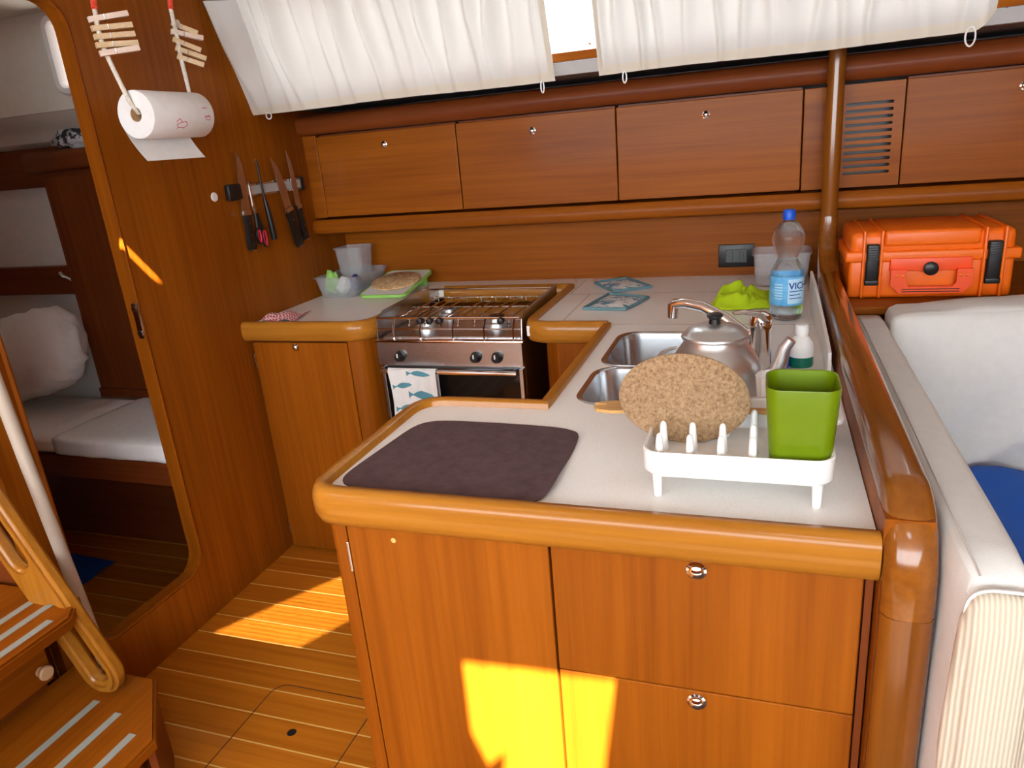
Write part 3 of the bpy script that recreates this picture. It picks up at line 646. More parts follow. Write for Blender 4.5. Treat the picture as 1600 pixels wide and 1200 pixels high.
# container behind bottle
def tub(name, x0, x1, y0, y1, z0, z1, fl, lab, cat, mat='clearbox', r=.02):
    R = []
    for ins, z in ((fl + .004, z0), (fl, z0 + .004), (0, z1 - .008), (-.006, z1 - .006), (-.006, z1), (-.004, z1 + .001), (.0015, z1), (fl + .002, z0 + .006), (fl + .01, z0 + .003)):
        R.append([(u, v, z) for u, v in rrect(x0 + ins, x1 - ins, y0 + ins, y1 - ins, r, 5)])
    return tag(mesh(name, loft(NB(), R), mat, loc=((x0 + x1) / 2, (y0 + y1) / 2, z0), smooth=True), lab, cat)
tub('draining_box', 1.755, 1.905, 1.245, 1.345, .9203, .977, .006, 'low white plastic box behind the green cup', 'box', 'white')
tub('food_container', 1.742, 1.925, 2.62, 2.78, .9203, 1.036, .008, 'empty translucent plastic tub behind the water bottle', 'container')
# socket
t = thing('wall_socket', 'black double socket plate on the teak splashback', 'socket', (1.676, 2.856, .952))
mesh('plate', BX(1.612, 1.741, 2.850, 2.8598, .952, 1.038, b=.003), 'black', t, True)
o = mesh('insert', BX(1.638, 1.716, 2.847, 2.851, .970, 1.020, b=.002), 'socketgrey', t)
for k, x0 in enumerate((1.642, 1.667, 1.692)):
    s = mesh('module', BX(x0, x0 + .021, 2.8455, 2.848, .973, 1.017, b=.001), 'socketgrey', t)
    if k != 1:
        for z0 in (.984, .995, 1.006): mesh('pin_hole', lathe(NB(), [(.0022, 0), (.0022, -.0006)], (x0 + .0105, 2.8455, z0), 'y', 8), 'black', s)

# ================================================================ LEFT COUNTER
tub('storage_box', .012, .205, 2.545, 2.835, .9203, 1.005, .012, 'translucent plastic box holding bags, against the bulkhead', 'container', r=.025)
tub('square_tub', .040, .165, 2.685, 2.80, .9265, 1.105, .012, 'tall translucent square tub standing inside the storage box', 'container', r=.015)
def crumple_raw(c, s, seed, amp=.45):
    b = NB(); bmesh.ops.create_icosphere(b, subdivisions=4, radius=1)
    for v in b.verts:
        n = v.co.normalized(); k = 1 + amp * noise.noise(n * 1.7 + Vector((seed, 0, 0))) + amp * .5 * noise.noise(n * 4.5 + Vector((0, seed, 0)))
        v.co = Vector((c[0] + n.x * k * s[0], c[1] + n.y * k * s[1], max(c[2] - s[2] * .98, c[2] + n.z * k * s[2])))
    return b
def crumple(name, c, s, mat, lab, cat, seed, amp=.45):
    return tag(mesh(name, crumple_raw(c, s, seed, amp), mat, loc=(c[0], c[1], c[2] - s[2]), smooth=True, angle=180), lab, cat)
crumple('snack_bag', (.068, 2.600, .978), (.026, .026, .048), 'greenboard', 'bright green and white bag in the storage box', 'bag', 2)
crumple('plastic_bag', (.115, 2.608, .962), (.024, .03, .032), 'white', 'white plastic bag in the storage box', 'bag', 5)
crumple('dark_pouch', (.158, 2.640, .965), (.022, .03, .035), 'navy', 'dark pouch in the storage box', 'bag', 9)
# cutting board tilted over something, cork on top
def tilt(b): return rot_bm(b, (.33, 2.52, .9215), 'X', radians(9))
t = thing('cutting_board', 'white cutting board with green rim beside the storage box', 'board', (.33, 2.65, .92))
mesh('board', tilt(plate(NB(), rrect(.226, .425, 2.535, 2.825, .025, 5), [], 'z', .9225, .9325)), 'white', t)
mesh('rim', tilt(plate(NB(), rrect(.220, .431, 2.529, 2.831, .03, 5), [rrect(.2265, .4245, 2.5355, 2.8245, .0245, 5)], 'z', .9215, .933)), 'greenboard', t)
mesh('foot', BX(.24, .41, 2.78, 2.80, .9205, .960, b=.003), 'greenboard', t)
tag(mesh('cork_mat', tilt(lathe(NB(), [(.001, .9345), (.100, .9345), (.104, .9375), (.104, .9425), (.100, .9455), (.001, .9455)], (.328, 2.675, 0), seg=40)), 'cork_pale', loc=(.328, 2.675, .95), smooth=True), 'pale round cork mat lying on the cutting board', 'trivet')
def rc(u, v):
    x, y = .045 + .125 * u, 2.145 + .11 * v + .03 * (u - .5)
    return (x, y, .9285 + .020 * sin(pi * v) * (.6 + .4 * sin(6 * u)) + .006 * sin(11 * u + 3 * v))
tag(mesh('gingham_cloth', grid(NB(), rc, 20, 16, .002), 'redcheck', loc=(.1, 2.2, .92), smooth=True), 'small rumpled red checked cloth at the counter edge', 'cloth')

# ================================================================ ON THE BULKHEAD
t = thing('knife_rack', 'magnetic knife bar with black end caps on the bulkhead', 'knife rack', (.01, 2.36, 1.365))
mesh('bar', BX(.0005, .014, 2.20, 2.565, 1.362, 1.408, b=.002), 'steel', t)
mesh('magnet_strip', BX(.014, .0165, 2.20, 2.565, 1.370, 1.400), 'greystrip', t)
mesh('end_cap', BX(.0005, .022, 2.132, 2.202, 1.357, 1.413, b=.006), 'black', t, True)
mesh('end_cap', BX(.0005, .020, 2.563, 2.590, 1.359, 1.411, b=.005), 'black', t, True)
def knife(tip, mid, end, w, lab):
    t = thing('kitchen_knife', lab, 'knife', (.022, end[0], end[1]), 'knives on the magnetic bar')
    tip, mid, end = Vector(tip), Vector(mid), Vector(end); ax = (tip - mid).normalized(); nn = Vector((-ax.y, ax.x))
    if nn.x < 0: nn = -nn
    L = (tip - mid).length
    ol = [mid - nn * w * .45, mid + nn * w * .55, mid + ax * L * .45 + nn * w * .5, mid + ax * L * .8 + nn * w * .18, tip - nn * w * .40, mid + ax * L * .5 - nn * w * .45]
    mesh('blade', plate(NB(), [tuple(p) for p in ol], [], 'x', .0185, .0208), 'blade', t)
    ax2 = (end - mid).normalized(); n2 = Vector((-ax2.y, ax2.x)); Lh = (end - mid).length
    if n2.x < 0: n2 = -n2
    pr = [(0, .40), (.08, .42), (.3, .36), (.6, .42), (.85, .50), (.97, .42), (1.0, .2)]
    o2 = [mid + ax2 * Lh * a + n2 * w * h for a, h in pr] + [mid + ax2 * Lh * a - n2 * w * h for a, h in reversed(pr)]
    b = plate(NB(), [tuple(p) for p in o2], [], 'x', .013, .029)
    bmesh.ops.bevel(b, geom=[e for e in b.edges if abs(e.verts[0].co.x - e.verts[1].co.x) < 1e-5 and e.calc_length() > .001 and len(e.link_faces) == 2 and e.calc_face_angle(0) > 1], offset=.0025, segments=2, affect='EDGES')
    h = mesh('handle', b, 'black', t, True)
    bo = [mid - ax2 * .012 + n2 * w * .5, mid + ax2 * .003 + n2 * w * .44, mid + ax2 * .003 - n2 * w * .44, mid - ax2 * .012 - n2 * w * .42]
    mesh('bolster', plate(NB(), [tuple(p) for p in bo], [], 'x', .014, .028), 'steel', t)
    mesh('butt_cap', plate(NB(), [tuple(end + ax2 * s + n2 * w * k) for s, k in ((-.005, .40), (.002, .28), (.002, -.28), (-.005, -.40))], [], 'x', .0125, .0295), 'steel', t)
    for a in (.25, .55, .82):
        c = mid + ax2 * Lh * a; mesh('rivet', lathe(NB(), [(.0028, .0), (.0028, .0006)], (.0292, c.x, c.y), 'x', 8), 'steel', h)
knife((2.223, 1.525), (2.200, 1.305), (2.196, 1.175), .042, 'broad kitchen knife next to the black end cap, left of the scissors')
knife((2.413, 1.495), (2.452, 1.290), (2.488, 1.148), .048, 'wide bladed kitchen knife right of the black lighter')
knife((2.512, 1.514), (2.518, 1.295), (2.534, 1.166), .034, 'slim kitchen knife at the far end of the magnetic bar')
t = thing('kitchen_scissors', 'scissors with red lined black handles on the magnetic bar', 'scissors', (.022, 2.25, 1.2))
mesh('blade', plate(NB(), [(2.238, 1.425), (2.252, 1.325), (2.256, 1.300), (2.244, 1.300), (2.240, 1.325)], [], 'x', .0175, .0195), 'blade', t)
mesh('blade', plate(NB(), [(2.243, 1.425), (2.256, 1.33), (2.260, 1.300), (2.248, 1.300), (2.243, 1.33)], [], 'x', .0197, .0217), 'blade', t)
mesh('pivot', lathe(NB(), [(.004, 0), (.004, .002), (.001, .003)], (.0217, 2.250, 1.315), 'x', 12), 'steel', t, True)
for c, ry, rz, top in (((2.245, 1.222), .011, .026, (2.249, 1.302)), ((2.274, 1.212), .0125, .031, (2.256, 1.302))):
    pts = [(.021, c[0] + ry * cos(a), c[1] + rz * sin(a)) for a in [2 * pi * k / 20 for k in range(20)]]
    b_ = tube(NB(), pts, .0052, 8, closed=True); tube(b_, [(.020, top[0], top[1]), (.021, (top[0] + c[0]) / 2, c[1] + rz + .025), (.021, c[0], c[1] + rz)], [.0065, .007, .0058], 8)
    h = mesh('handle', b_, 'black', t, True)
    pts = [(.0235, c[0] + (ry - .003) * cos(a), c[1] + (rz - .003) * sin(a)) for a in [2 * pi * k / 20 for k in range(20)]]
    mesh('grip_lining', tube(NB(), pts, .0036, 8, closed=True), 'red', h, True)
t = thing('gas_lighter', 'long black stick gas lighter on the magnetic bar', 'lighter', (.025, 2.32, 1.19))
mesh('wand', tube(NB(), [(.024, 2.304, 1.488), (.024, 2.312, 1.350)], .0042, 10), 'black', t, True)
mesh('grip', tube(NB(), [(.024, 2.312, 1.352), (.025, 2.315, 1.325), (.026, 2.320, 1.27), (.026, 2.324, 1.22), (.025, 2.326, 1.198)], [.006, .009, .0115, .012, .0115], 10), 'black', t, True)
tag(mesh('screw_cap', lathe(NB(), [(.014, .0005), (.0155, .002), (.0145, .005), (.006, .006), (.001, .006)], (0, 2.075, 1.378), 'x', 20), 'white', loc=(0, 2.075, 1.378), smooth=True), 'small round white cap on the bulkhead', 'cap')

# kitchen roll hung on a rope with clothes pegs
RXc, RZc = .160, 1.625; Ya, Yb = 1.655, 1.890
t = thing('kitchen_roll', 'white kitchen roll with pink print hanging on a rope', 'kitchen roll', (RXc, 1.78, 1.56))
mesh('roll', lathe(NB(), [(.019, Ya), (.0615, Ya), (.0625, Ya + .002), (.0625, Yb - .002), (.0615, Yb), (.019, Yb), (.019, Ya)], (RXc, 0, RZc), 'y', 48, cap=False), 'paper', t, True)
mesh('core', lathe(NB(), [(.0185, Ya + .001), (.0195, Ya + .001), (.0195, Yb - .001), (.0185, Yb - .001), (.0185, Ya + .001)], (RXc, 0, RZc), 'y', 24, cap=False), 'cork_pale', t, True)
def sh(u, v):
    if v < .3: a = pi + (v / .3 - 1) * .9; x, z = RXc + .0632 * cos(a), RZc + .0632 * sin(a + pi) * -1
    x0 = RXc - .0628 + .055 * (v ** 1.7); z0 = RZc + .01 - .130 * v
    return (x0, Ya + .002 + (Yb - Ya - .004) * u + .010 * v * v, z0)
mesh('loose_sheet', grid(NB(), sh, 16, 14, .0006), 'paper', t, True)
def rollp(y, a, r=.0629): return Vector((RXc + r * cos(a), y, RZc + r * sin(a)))
def stroke(bm, pts, wd=.0013):
    for (y0, a0), (y1, a1) in zip(pts, pts[1:]):
        d = Vector((y1 - y0, (a1 - a0) * .063)); 
        if d.length < 1e-6: continue
        d.normalize(); n = Vector((-d.y, d.x)) * wd
        q = [rollp(y0 + n.x, a0 + n.y / .063), rollp(y1 + n.x, a1 + n.y / .063), rollp(y1 - n.x, a1 - n.y / .063), rollp(y0 - n.x, a0 - n.y / .063)]
        bm.faces.new([bm.verts.new(p) for p in q])
b_ = NB(); stroke(b_, [(1.735, -.38), (1.748, -.24), (1.758, -.40), (1.772, -.36), (1.780, -.52), (1.768, -.66), (1.745, -.64), (1.738, -.50), (1.758, -.40)]); stroke(b_, [(1.745, -.64), (1.742, -.72)]); stroke(b_, [(1.768, -.66), (1.770, -.74)])
mesh('print', b_, 'pink', t)
b_ = NB(); stroke(b_, [(1.846, .22), (1.862, .24), (1.868, -.12), (1.854, -.14), (1.846, .22)]); stroke(b_, [(1.850, -.16), (1.872, -.15), (1.870, -.30), (1.856, -.30), (1.850, -.16)])
mesh('print', b_, 'pink', t)

t = thing('hanging_rope', 'white rope with red whipping threaded through the kitchen roll', 'rope', (.12, 1.78, 1.6))
La = [(.060, 1.700, 2.0), (.062, 1.703, 1.93), (.070, 1.715, 1.86), (.085, 1.728, 1.79), (.110, 1.715, 1.735), (.138, 1.690, 1.675), (.152, 1.668, 1.640), (RXc - .002, Ya + .03, RZc + .012), (RXc, 1.78, RZc + .013)]
def at_x(px, py, x):
    d = [(px - 800) / 1127.13, (py - 600) / 1127.13, 1]
    v = Vector([RX[i] * d[0] + RY[i] * d[1] + RZ[i] * d[2] for i in range(3)])
    return Vector(CAM) + v * ((x - CAM[0]) / v.x)
La = [at_x(143, -18, .10), at_x(148, 15, .10), at_x(152, 40, .11), at_x(160, 70, .12), at_x(171, 95, .13), at_x(188, 130, .145), at_x(203, 160, .158), (RXc - .002, Ya + .012, RZc + .006), (RXc, 1.72, RZc + .010), (RXc, 1.85, RZc + .010), (RXc, Yb - .01, RZc + .010)]
Lb = [at_x(264, -18, .10), at_x(267, 15, .10), at_x(274, 45, .10), at_x(283, 92, .11), at_x(290, 120, .115), at_x(296, 146, .10), (.090, Yb + .02, RZc + .03), (RXc - .02, Yb + .018, RZc + .012), (RXc, Yb - .005, RZc + .010)]
mesh('rope', tube(NB(), La, .0062, 10), 'rope', t, True); mesh('rope', tube(NB(), Lb, .0062, 10), 'rope', t, True)
mesh('whipping', tube(NB(), [La[0] + Vector((0, 0, .03)), La[0], La[1]], .0078, 10), 'redrope', t, True)
mesh('whipping', tube(NB(), [Lb[0] + Vector((0, 0, .03)), Lb[0], Lb[1]], .0078, 10), 'redrope', t, True)
mesh('whipping_knot', crumple_raw(at_x(277, 38, .10), (.009, .009, .011), 3), 'tube', t, True)
def peg(px0, py0, px1, py1, x, mat, lab, open_=0.0):
    a, b2 = at_x(px0, py0, x), at_x(px1, py1, x + .055)
    ax = (b2 - a).normalized(); L = (b2 - a).length
    t = thing('clothes_peg', lab, 'clothes peg', tuple((a + b2) / 2), 'wooden pegs on the kitchen roll rope')
    up = Vector((0, 0, 1)); up = (up - ax * up.dot(ax)).normalized(); sd = ax.cross(up)
    for s in (1, -1):
        b = NB(); rings = []
        for k, th in ((0, .0030), (.3, .0042), (.55, .0046), (1, .0034)):
            c = a + ax * L * k + sd * s * (.0010 + .0034 + .004 * abs(k - .3)); rings.append([c + up * .0066 + sd * th, c - up * .0066 + sd * th, c - up * .0066 - sd * th, c + up * .0066 - sd * th])
        loft(b, rings); mesh('jaw', b, mat, t)
    c = a + ax * L * .40
    b = NB(); tube(b, [c + sd * .0095 + up * .0062, c - sd * .0095 + up * .0062, c - sd * .0095 - up * .0062, c + sd * .0095 - up * .0062], .0012, 6, closed=True); mesh('spring', b, 'steel', t)
PEG = [('topmost', 138, 31, 199, 21), ('second from top', 143, 45, 206, 39), ('third from top', 147, 58, 210, 53), ('fourth from top', 150, 71, 215, 67), ('lowest', 156, 84, 217, 75)]
for k, (n_, a, b, c, d) in enumerate(PEG): peg(a, b, c, d, .095 + .008 * k, 'peg_pale' if k in (0, 4) else 'peg', 'wooden clothes peg, %s on the rope nearer the doorway' % n_)
PEG = [('topmost', 268, 36, 309, 52), ('second from top', 267, 49, 317, 60), ('third from top', 270, 61, 314, 79), ('fourth from top', 274, 75, 322, 92), ('lowest', 277, 88, 319, 102)]
for k, (n_, a, b, c, d) in enumerate(PEG): peg(a, b, c, d, .085 + .004 * k, 'peg_pale' if k == 1 else 'peg', 'wooden clothes peg, %s on the rope nearer the curtain' % n_)

# ================================================================ CURTAINS
def curtain(x0, x1, seed, lab, nfold, cut=0.0):
    t = thing('curtain', lab, 'curtain', ((x0 + x1) / 2, 2.33, 1.64), 'cream curtains over the long window')
    random.seed(seed); ph = [random.uniform(0, 6) for _ in range(4)]
    pl = []
    u_ = .02
    while u_ < 1: pl.append((u_, random.uniform(.006, .016), random.uniform(.022, .048), random.uniform(-.03, .03))); u_ += random.uniform(.035, .085)
    def fn(z0, z1, dy=0.0):
        def f(u, v):
            z = z0 + (z1 - z0) * v; k = (z - 1.638) / .36; a = 0.0
            for c, wd, am, sl in pl:
                d = (u - c - sl * (k - .4) - .004 * sin(7 * k + c * 40)) / wd
                if abs(d) < 4: a += am * math.exp(-d * d if d < 0 else -d * d * .25) * (.18 + .82 * min(1, k * 1.8))
            a += .010 * sin(nfold * 6.28 * u + ph[0] + k) * (.2 + .8 * k)
            zz = z
            if cut and u > 1 - cut: zz = z + (1 - k) * .045 * ((u - 1 + cut) / cut) ** 2
            return (x0 + (x1 - x0) * u - .02 * k * (1 - u) * (x0 < .5), 2.325 - (z - 1.638) * .30 - a + dy, zz + .002 * sin(9 * u + ph[1]))
        return f
    mesh('panel', grid(NB(), fn(1.662, 1.99), 260, 18), 'curtain', t, True, angle=180)
    mesh('hem', grid(NB(), fn(1.638, 1.664, -.001), 260, 2), 'hem', t, True, angle=180)
    mesh('side_hem', grid(NB(), (lambda f: (lambda u, v: tuple(Vector(f((.985 if x0 < .5 else 0) + .015 * u, v)) + Vector((0, -.003, 0)))))(fn(1.66, 1.99)), 3, 14), 'hem', t, True, angle=180)
    return t
c1 = curtain(.035, 1.155, 3, 'cream gathered curtain reaching the bulkhead', 5)
c2 = curtain(1.292, 2.315, 8, 'cream gathered curtain in front of the round pole', 4, .05)
def loop(parent, x, y, z, s, flat):
    pts = [(x + s * .45 * flat * sin(a), y - .003 + .004 * sin(a), z - s * (1 - cos(a)) / 2) for a in [2 * pi * k / 14 for k in range(14)]]
    mesh('tie_loop', tube(NB(), pts, .0022, 6, closed=True), 'white', parent, True)
loop(c1, .105, 2.318, 1.641, .022, .8); loop(c1, 1.115, 2.318, 1.641, .034, .25); loop(c2, 1.370, 2.318, 1.641, .032, .35); loop(c2, 2.262, 2.318, 1.652, .046, .6)
tag(mesh('folded_fabric', BX(.17, .42, 2.74, 2.86, 1.613, 1.650, b=.012), 'navy', loc=(.3, 2.8, 1.613), smooth=True), 'dark blue folded fabric on the shelf above the lockers', 'fabric')

# ================================================================ SALOON SIDE
struct('shelf_side', BX(1.9955, 3.6, 2.20, 2.859, .925, .947, b=.003), 'teak_x', 'teak shelf behind the settee carrying the orange case', 'shelf')
t = thing('equipment_case', 'orange waterproof plastic case with black latches and folding handle', 'case', (2.22, 2.45, .948))
CX0, CX1, CF = 2.004, 2.436, 2.300
def rb(x0, x1, y0, y1, z0, z1, b): return BX(x0, x1, y0, y1, z0, z1, b=b, seg=3)
mesh('base', rb(CX0 + .008, CX1 - .008, CF + .012, 2.60, .948, 1.062, .012), 'orange', t, True)
lid = mesh('lid', rb(CX0 + .010, CX1 - .010, CF + .010, 2.60, 1.072, 1.140, .018), 'orange', t, True)
mesh('flange', rb(CX0 - .004, CX1 + .004, CF, 2.61, 1.056, 1.086, .006), 'orange', t, True)
mesh('lid_ridge', rb(CX0 + .095, CX1 - .095, CF + .002, 2.59, 1.098, 1.1435, .010), 'orange', lid, True)
for lx in (2.052, 2.354):
    for dx in (-.008, .038):
        mesh('rib', rb(lx + dx, lx + dx + .008, CF - .006, 2.60, .952, 1.146, .003), 'orange', t, True)
    l_ = mesh('latch', rb(lx + .003, lx + .036, CF - .012, CF + .012, .992, 1.108, .005), 'black', t, True)
    for k in range(6): mesh('grip_ridge', BX(lx + .006, lx + .033, CF - .0145, CF - .011, 1.062 + .007 * k, 1.0655 + .007 * k), 'black', l_)
    mesh('latch_foot', rb(lx + .001, lx + .038, CF - .014, CF, .990, 1.006, .003), 'black', l_, True)
mesh('front_panel', rb(2.118, 2.324, CF - .004, CF + .015, 1.028, 1.066, .003), 'orange_red', t, True)
b_ = NB(); hz0, hz1 = .966, 1.035
plate(b_, [(2.120, hz1), (2.120, hz0 + .025), (2.145, hz0), (2.300, hz0), (2.325, hz0 + .025), (2.325, hz1), (2.286, hz1), (2.286, hz0 + .030), (2.278, hz0 + .020), (2.167, hz0 + .020), (2.159, hz0 + .030), (2.159, hz1)], [], 'y', CF - .018, CF - .003)
h_ = mesh('handle', b_, 'orange_red', t)
for k in range(2): mesh('handle_groove', BX(2.150, 2.295, CF - .0192, CF - .0178, .971 + .007 * k, .9735 + .007 * k), 'seam', h_)
for x0 in (2.130, 2.146, 2.290, 2.306): mesh('hinge_knuckle', lathe(NB(), [(.008, 0), (.008, .009)], (x0, CF - .012, 1.018), 'x', 12), 'orange', h_, True)
mesh('pressure_valve', lathe(NB(), [(.019, 0), (.019, -.012), (.015, -.015), (.001, -.015)], (2.221, CF - .003, 1.036), 'y', 24), 'black', t, True)

# settee: seat, cushions, blue bag
tag(mesh('settee', BX(2.003, 3.2, .86, 2.19, .002, .40, b=.005), 'teak_x', loc=(2.4, 1.5, 0)), 'teak boxed settee behind the partition', 'settee')
def cushion(x0, x1, y0, y1, z0, z1, bul=.012, b=.02, seed=1, wr=.003, cuts=15):
    bm = NB(); box(bm, x0, x1, y0, y1, z0, z1)
    bmesh.ops.subdivide_edges(bm, edges=bm.edges, cuts=cuts, use_grid_fill=True)
    c = Vector(((x0 + x1) / 2, (y0 + y1) / 2, (z0 + z1) / 2)); h = Vector(((x1 - x0) / 2, (y1 - y0) / 2, (z1 - z0) / 2))
    for v in bm.verts:
        q = v.co - c; s = Vector((q.x / h.x, q.y / h.y, q.z / h.z))
        # round the edges
        inner = Vector((max(-h.x + b, min(h.x - b, q.x)), max(-h.y + b, min(h.y - b, q.y)), max(-h.z + b, min(h.z - b, q.z))))
        d = q - inner
        if d.length > b: d = d.normalized() * b
        q = inner + d
        bx_ = [(1 - s.y ** 2) * (1 - s.z ** 2), (1 - s.x ** 2) * (1 - s.z ** 2), (1 - s.x ** 2) * (1 - s.y ** 2)]
        for i in range(3):
            if abs(s[i]) > .98: q[i] += math.copysign((bul[i] if isinstance(bul, tuple) else bul) * bx_[i] + (wr[i] if isinstance(wr, tuple) else wr) * noise.noise(v.co * 9 + Vector((seed, 0, 0))), s[i])
        v.co = c + q
    return bm
t = thing('settee_side_cushion', 'long off-white back cushion standing against the partition', 'cushion', (2.03, 1.45, .45))
mesh('cover', cushion(2.003, 2.080, .835, 2.10, .44, .955, .004, .018, 2, .002), 'canvas', t, True, angle=180)
mesh('end_panel', cushion(2.004, 2.080, .805, .838, .44, .935, .008, .016, 4, .003), 'cord', t, True, angle=180)['label'] = 'cream corduroy end panel'
b_ = NB(); tube(b_, [(2.018, .83, .957), (2.020, 1.2, .9585), (2.020, 1.7, .9585), (2.020, 2.05, .956)], .0018, 6); mesh('piping', b_, 'canvas', t, True)
b_ = NB(); tube(b_, [(p[0], .822, p[1]) for p in corner_path([(2.005, .46), (2.005, .946), (2.084, .946), (2.084, .46)], .03, 8)], .0025, 6); mesh('piping', b_, 'canvas', t, True)
b_ = cushion(2.090, 3.2, 1.985, 2.13, .49, .968, (.003, .045, .012), .028, 6, (.001, .008, .006), 40)
for v in b_.verts:
    v.co.y += (.72 - v.co.z) * -.10
    # folds fanning from the lower corner and along the top
    r = Vector((v.co.x - 2.06, v.co.z - .42)); a = math.atan2(r.y, r.x); L_ = r.length
    if v.co.y < 2.1: v.co.y += .020 * sin(a * 16) * max(0, 1 - abs(L_ - .28) / .3) * (a < 1.2)
    v.co.z += .03 * max(0, min(1, (v.co.x - 2.08) / .5)) * (v.co.z > .8)
tag(mesh('settee_back_cushion', b_, 'canvas', loc=(2.45, 2.07, .44), smooth=True, angle=180), 'wide creased off-white back cushion below the orange case', 'cushion')
tag(mesh('settee_seat_cushion', cushion(2.09, 3.2, .86, 1.93, .405, .47, .004, .02, 8, .001), 'canvas', loc=(2.45, 1.5, .402), smooth=True, angle=180), 'off-white settee seat cushion', 'cushion')
b_ = cushion(2.10, 2.85, 1.38, 1.905, .50, .61, .012, .03, 11, .008)
for v in b_.verts: v.co.z += .012 * sin(v.co.x * 23 + v.co.y * 9) * (v.co.z > .55)
tag(mesh('blue_bag', b_, 'blue', loc=(2.45, 1.7, .48), smooth=True, angle=180), 'bright blue fabric bag lying on the settee seat', 'bag')

# ================================================================ COMPANIONWAY STEPS
t = thing('companionway_steps', 'varnished teak companionway steps with grey grip strips and drawer', 'steps', (.2, .8, 0.0))
def tread(x0, xf, yfar, ych, xch, z, name='tread'):
    ol = [(x0, .35), (xf, .35), (xf, ych), (xch, yfar), (x0, yfar)]
    b = plate(NB(), ol, [], 'z', z - .032, z)
    bmesh.ops.bevel(b, geom=[e for e in b.edges if len(e.link_faces) == 2 and e.calc_face_angle(0) > .5 and abs(e.verts[0].co.z - e.verts[1].co.z) < 1e-5], offset=.006, segments=2, affect='EDGES')
    return mesh(name, b, 'teak_y', t, True)
def strip(par, x, y1, z, wd=.020):
    b = NB(); box(b, x - wd / 2, x + wd / 2, .38, y1, z - .0005, z + .0012); mesh('grip_strip', b, 'grip', par)
u_ = tread(-.28, .255, 1.082, 1.005, .195, .50)
for x, y1 in ((.095, 1.045), (.155, 1.035), (.215, .985)): strip(u_, x, y1, .50)
l_ = tread(.062, .49, 1.112, .945, .330, .25)
for x, y1 in ((.245, 1.01), (.335, .99), (.425, .945)): strip(l_, x, y1, .25)
dw = mesh('drawer', BX(.070, .092, .38, 1.028, .275, .452, b=.003), 'teak_y', t)
mesh('knob', lathe(NB(), [(.012, .092), (.011, .100), (.017, .106), (.019, .114), (.016, .119), (.001, .120)], (0, 1.0, .318), 'x', 24), 'lightknob', dw, True)
mesh('carcass', BX(-.29, .068, .36, 1.02, .002, .466), 'mahog_y', t)
mesh('riser', BX(.30, .318, .36, 1.02, .002, .217), 'mahog_y', t)
mesh('side_panel', plate(NB(), [(.10, 1.104), (.326, 1.104), (.478, .945), (.465, .935), (.318, 1.09), (.10, 1.09)], [], 'z', .002, .217), 'mahog_z', t)
# slotted hand-hold cheek leaning along the steps
def cheek():
    a, b = Vector((.010, .800)), Vector((.240, .312)); ax = (b - a).normalized(); n = Vector((-ax.y, ax.x))
    if n.x < 0: n = -n
    def pt(s, w): p = b + ax * s + n * w; return (p.x, p.y)
    W, w2 = .062, .030
    out = [pt(-.85, W), pt(0, W)] + [pt(W * sin(k) , W * cos(k)) for k in [pi * i / 12 for i in range(1, 12)]] + [pt(0, -W), pt(-.85, -W)]
    hole = lambda s0, s1: [pt(s1 + w2 * sin(k), w2 * cos(k)) for k in [pi * i / 8 for i in range(9)]] + [pt(s0 - w2 * sin(k), -w2 * cos(k)) for k in [pi * i / 8 for i in range(9)]]
    bm = plate(NB(), out, [hole(-.17, 0.0), hole(-.52, -.34)], 'y', 1.030, 1.068)
    bmesh.ops.bevel(bm, geom=[e for e in bm.edges if len(e.link_faces) == 2 and e.calc_face_angle(0) > 1.2 and abs(e.verts[0].co.y - e.verts[1].co.y) < 1e-5], offset=.010, segments=3, affect='EDGES')
    return bm
mesh('handhold_cheek', cheek(), 'edge_z', t, True)['label'] = 'teak side cheek with slotted hand hold'
tag(mesh('support_tube', tube(NB(), [(.030, 1.150, 1.25), (.062, 1.150, .80), (.098, 1.150, .40), (.125, 1.150, .018)], .016, 14), 'tube', loc=(.125, 1.15, 0), smooth=True), 'beige metal tube slanting down beside the steps', 'tube')

# ================================================================ AFT CABIN
struct('wall_aft_hull', BX(-2.2, -.036, 2.235, 2.26, 0.0, 1.48), 'white_wall', 'white hull side in the aft cabin', 'wall')
struct('wall_aft_end', BX(-2.24, -2.2, .3, 2.26, 0.0, 2.0), 'vinyl', 'cream end wall of the aft cabin', 'wall')
t5 = struct('trim_5', BX(-2.2, -.80, 2.19, 2.2345, 1.03, 1.145, b=.004), 'mahog_x', 'dark teak shelf edge along the aft cabin hull', 'trim')
struct('trim_6', BX(-2.2, -.036, 2.20, 2.2345, 1.455, 1.60, b=.004), 'mahog_x', 'dark teak plank under the aft cabin lining', 'trim')
b_ = loft(NB(), [[(x, 2.26, 1.60), (x, 2.16, 1.602), (x, 2.135, 1.615), (x, 2.125, 1.64), (x, 2.10, 1.66), (x, 2.045, 1.675), (x, 2.02, 1.70), (x, 2.02, 1.73), (x, 2.26, 1.73)] for x in (-2.2, -.037)])
struct('trim_7', b_, 'vinyl', 'cream padded lining ledge in the aft cabin', 'trim', True)
struct('wall_aft_side', plate(NB(), [(-2.2, 1.70), (-.037, 1.70), (-.037, 1.999), (-2.2, 1.999)], [rrect(-.440, -.10, 1.765, 1.960, .02, 4), rrect(-1.9, -.84, 1.765, 1.960, .02, 4)], 'y', 2.005, 2.03), 'vinyl', 'cream cabin side above the aft berth', 'wall')
w2 = struct('window_2', BX(-.44, -.10, 2.016, 2.020, 1.765, 1.960), 'glass', 'bright port light in the aft cabin', 'window')
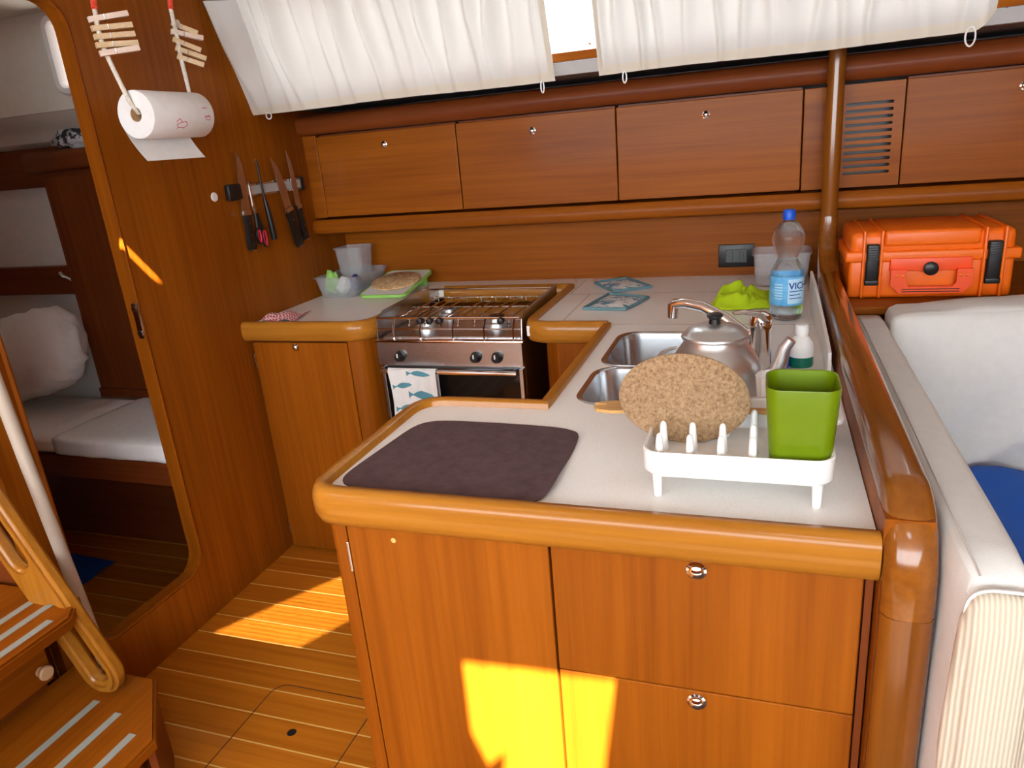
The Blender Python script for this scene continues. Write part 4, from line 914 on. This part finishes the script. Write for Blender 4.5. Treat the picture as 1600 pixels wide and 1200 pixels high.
b_ = loft(NB(), [[(u, y, v) for u, v in rrect(-.440 - d, -.10 + d, 1.765 - d, 1.960 + d, .02 + d, 4)] for d, y in ((.028, 2.005), (.026, 1.985), (.020, 1.978), (.004, 1.980), (-.002, 1.99), (-.002, 2.016))], False, False)
struct('fill_window', BX(-1.9, -.84, 2.016, 2.020, 1.765, 1.960), 'glass', 'added unseen port light brightening the aft berth', 'window')  # extra pane added out of view to brighten the berth
mesh('window_frame', b_, 'white_wall', w2, True)
t = thing('wardrobe', 'dark mahogany wardrobe with overhanging cap in the aft cabin', 'wardrobe', (-.45, 2.15, .62))
mesh('body', BX(-.80, -.04, 2.115, 2.19, .612, 1.508, b=.003), 'mahog_z', t)
mesh('door', BX(-.772, -.05, 2.098, 2.114, .66, 1.492, b=.003), 'mahog_z', t)
mesh('cap', BX(-.835, -.04, 2.075, 2.19, 1.508, 1.580, b=.012, seg=3), 'mahog_x', t, True)
mesh('plinth', BX(-.795, -.04, 2.102, 2.114, .618, .656), 'mahog_x', t)
mesh('grab_handle', tube(NB(), [(-.92, 2.189, 1.125), (-.915, 2.172, 1.122), (-.89, 2.160, 1.112), (-.862, 2.160, 1.100), (-.845, 2.172, 1.09), (-.842, 2.189, 1.088)], .007, 8, flat=.7), 'chrome', t5, True)['label'] = 'small chrome grab handle'
tag(mesh('patterned_bag', crumple_raw((-.60, 2.135, 1.617), (.095, .045, .038), 4), 'bw', loc=(-.6, 2.13, 1.58), smooth=True, angle=180), 'black and white patterned bag on top of the wardrobe', 'bag')
t = thing('berth', 'dark wooden berth with recessed front in the aft cabin', 'berth', (-1.1, 1.9, 0))
mesh('bed_board', BX(-2.19, -.037, 1.69, 2.09, .47, .555, b=.003), 'mahog_x', t)
mesh('front_panel', BX(-2.19, -.037, 2.035, 2.06, .002, .469), 'mahog_x', t)
tag(mesh('berth_mattress', cushion(-.565, -.04, 1.668, 2.095, .562, .634, .004, .018, 3, .004), 'sheet', loc=(-.3, 1.88, .556), smooth=True, angle=180), 'white sheeted mattress in front of the wardrobe', 'mattress')
tag(mesh('berth_mattress', cushion(-2.15, -.575, 1.68, 2.09, .562, .622, .004, .018, 5, .004), 'sheet', loc=(-1.3, 1.9, .556), smooth=True, angle=180), 'white sheeted mattress carrying the pillow', 'mattress')
b_ = NB(); bmesh.ops.create_uvsphere(b_, u_segments=48, v_segments=32, radius=1)
for v in b_.verts:
    q = v.co.copy()
    sgn = lambda a, p: math.copysign(abs(a) ** p, a)
    q = Vector((sgn(q.x, .6), sgn(q.y, .85), sgn(q.z, .6)))
    q *= 1 + .06 * noise.noise(Vector((v.co.x * 2, v.co.z * 2, 1))) + .08 * noise.noise(Vector((v.co.x * 9 + v.co.z * 8, v.co.y * 3, v.co.z * 2)))
    v.co = Vector((q.x * .30, q.y * .105, q.z * .165))
rot_bm(b_, (0, 0, 0), 'X', radians(-24)); rot_bm(b_, (0, 0, 0), 'Y', radians(-12)); rot_bm(b_, (0, 0, 0), 'Z', radians(8))
bmesh.ops.translate(b_, verts=b_.verts, vec=(-.98, 1.95, .828))
tag(mesh('pillow', b_, 'sheet', loc=(-1.02, 2.02, .62), smooth=True, angle=180), 'plump creased white pillow on the aft berth', 'pillow')
tag(mesh('floor_cloth', grid(NB(), lambda u, v: (-1.0 + .34 * u, 1.60 + .27 * v - .02 * u, .003 + .012 * max(0, noise.noise(Vector((u * 3, v * 3, 2))) + .3)), 14, 14, .003), 'blue', loc=(-.75, 1.7, 0), smooth=True), 'dark blue cloth on the aft cabin floor', 'cloth')
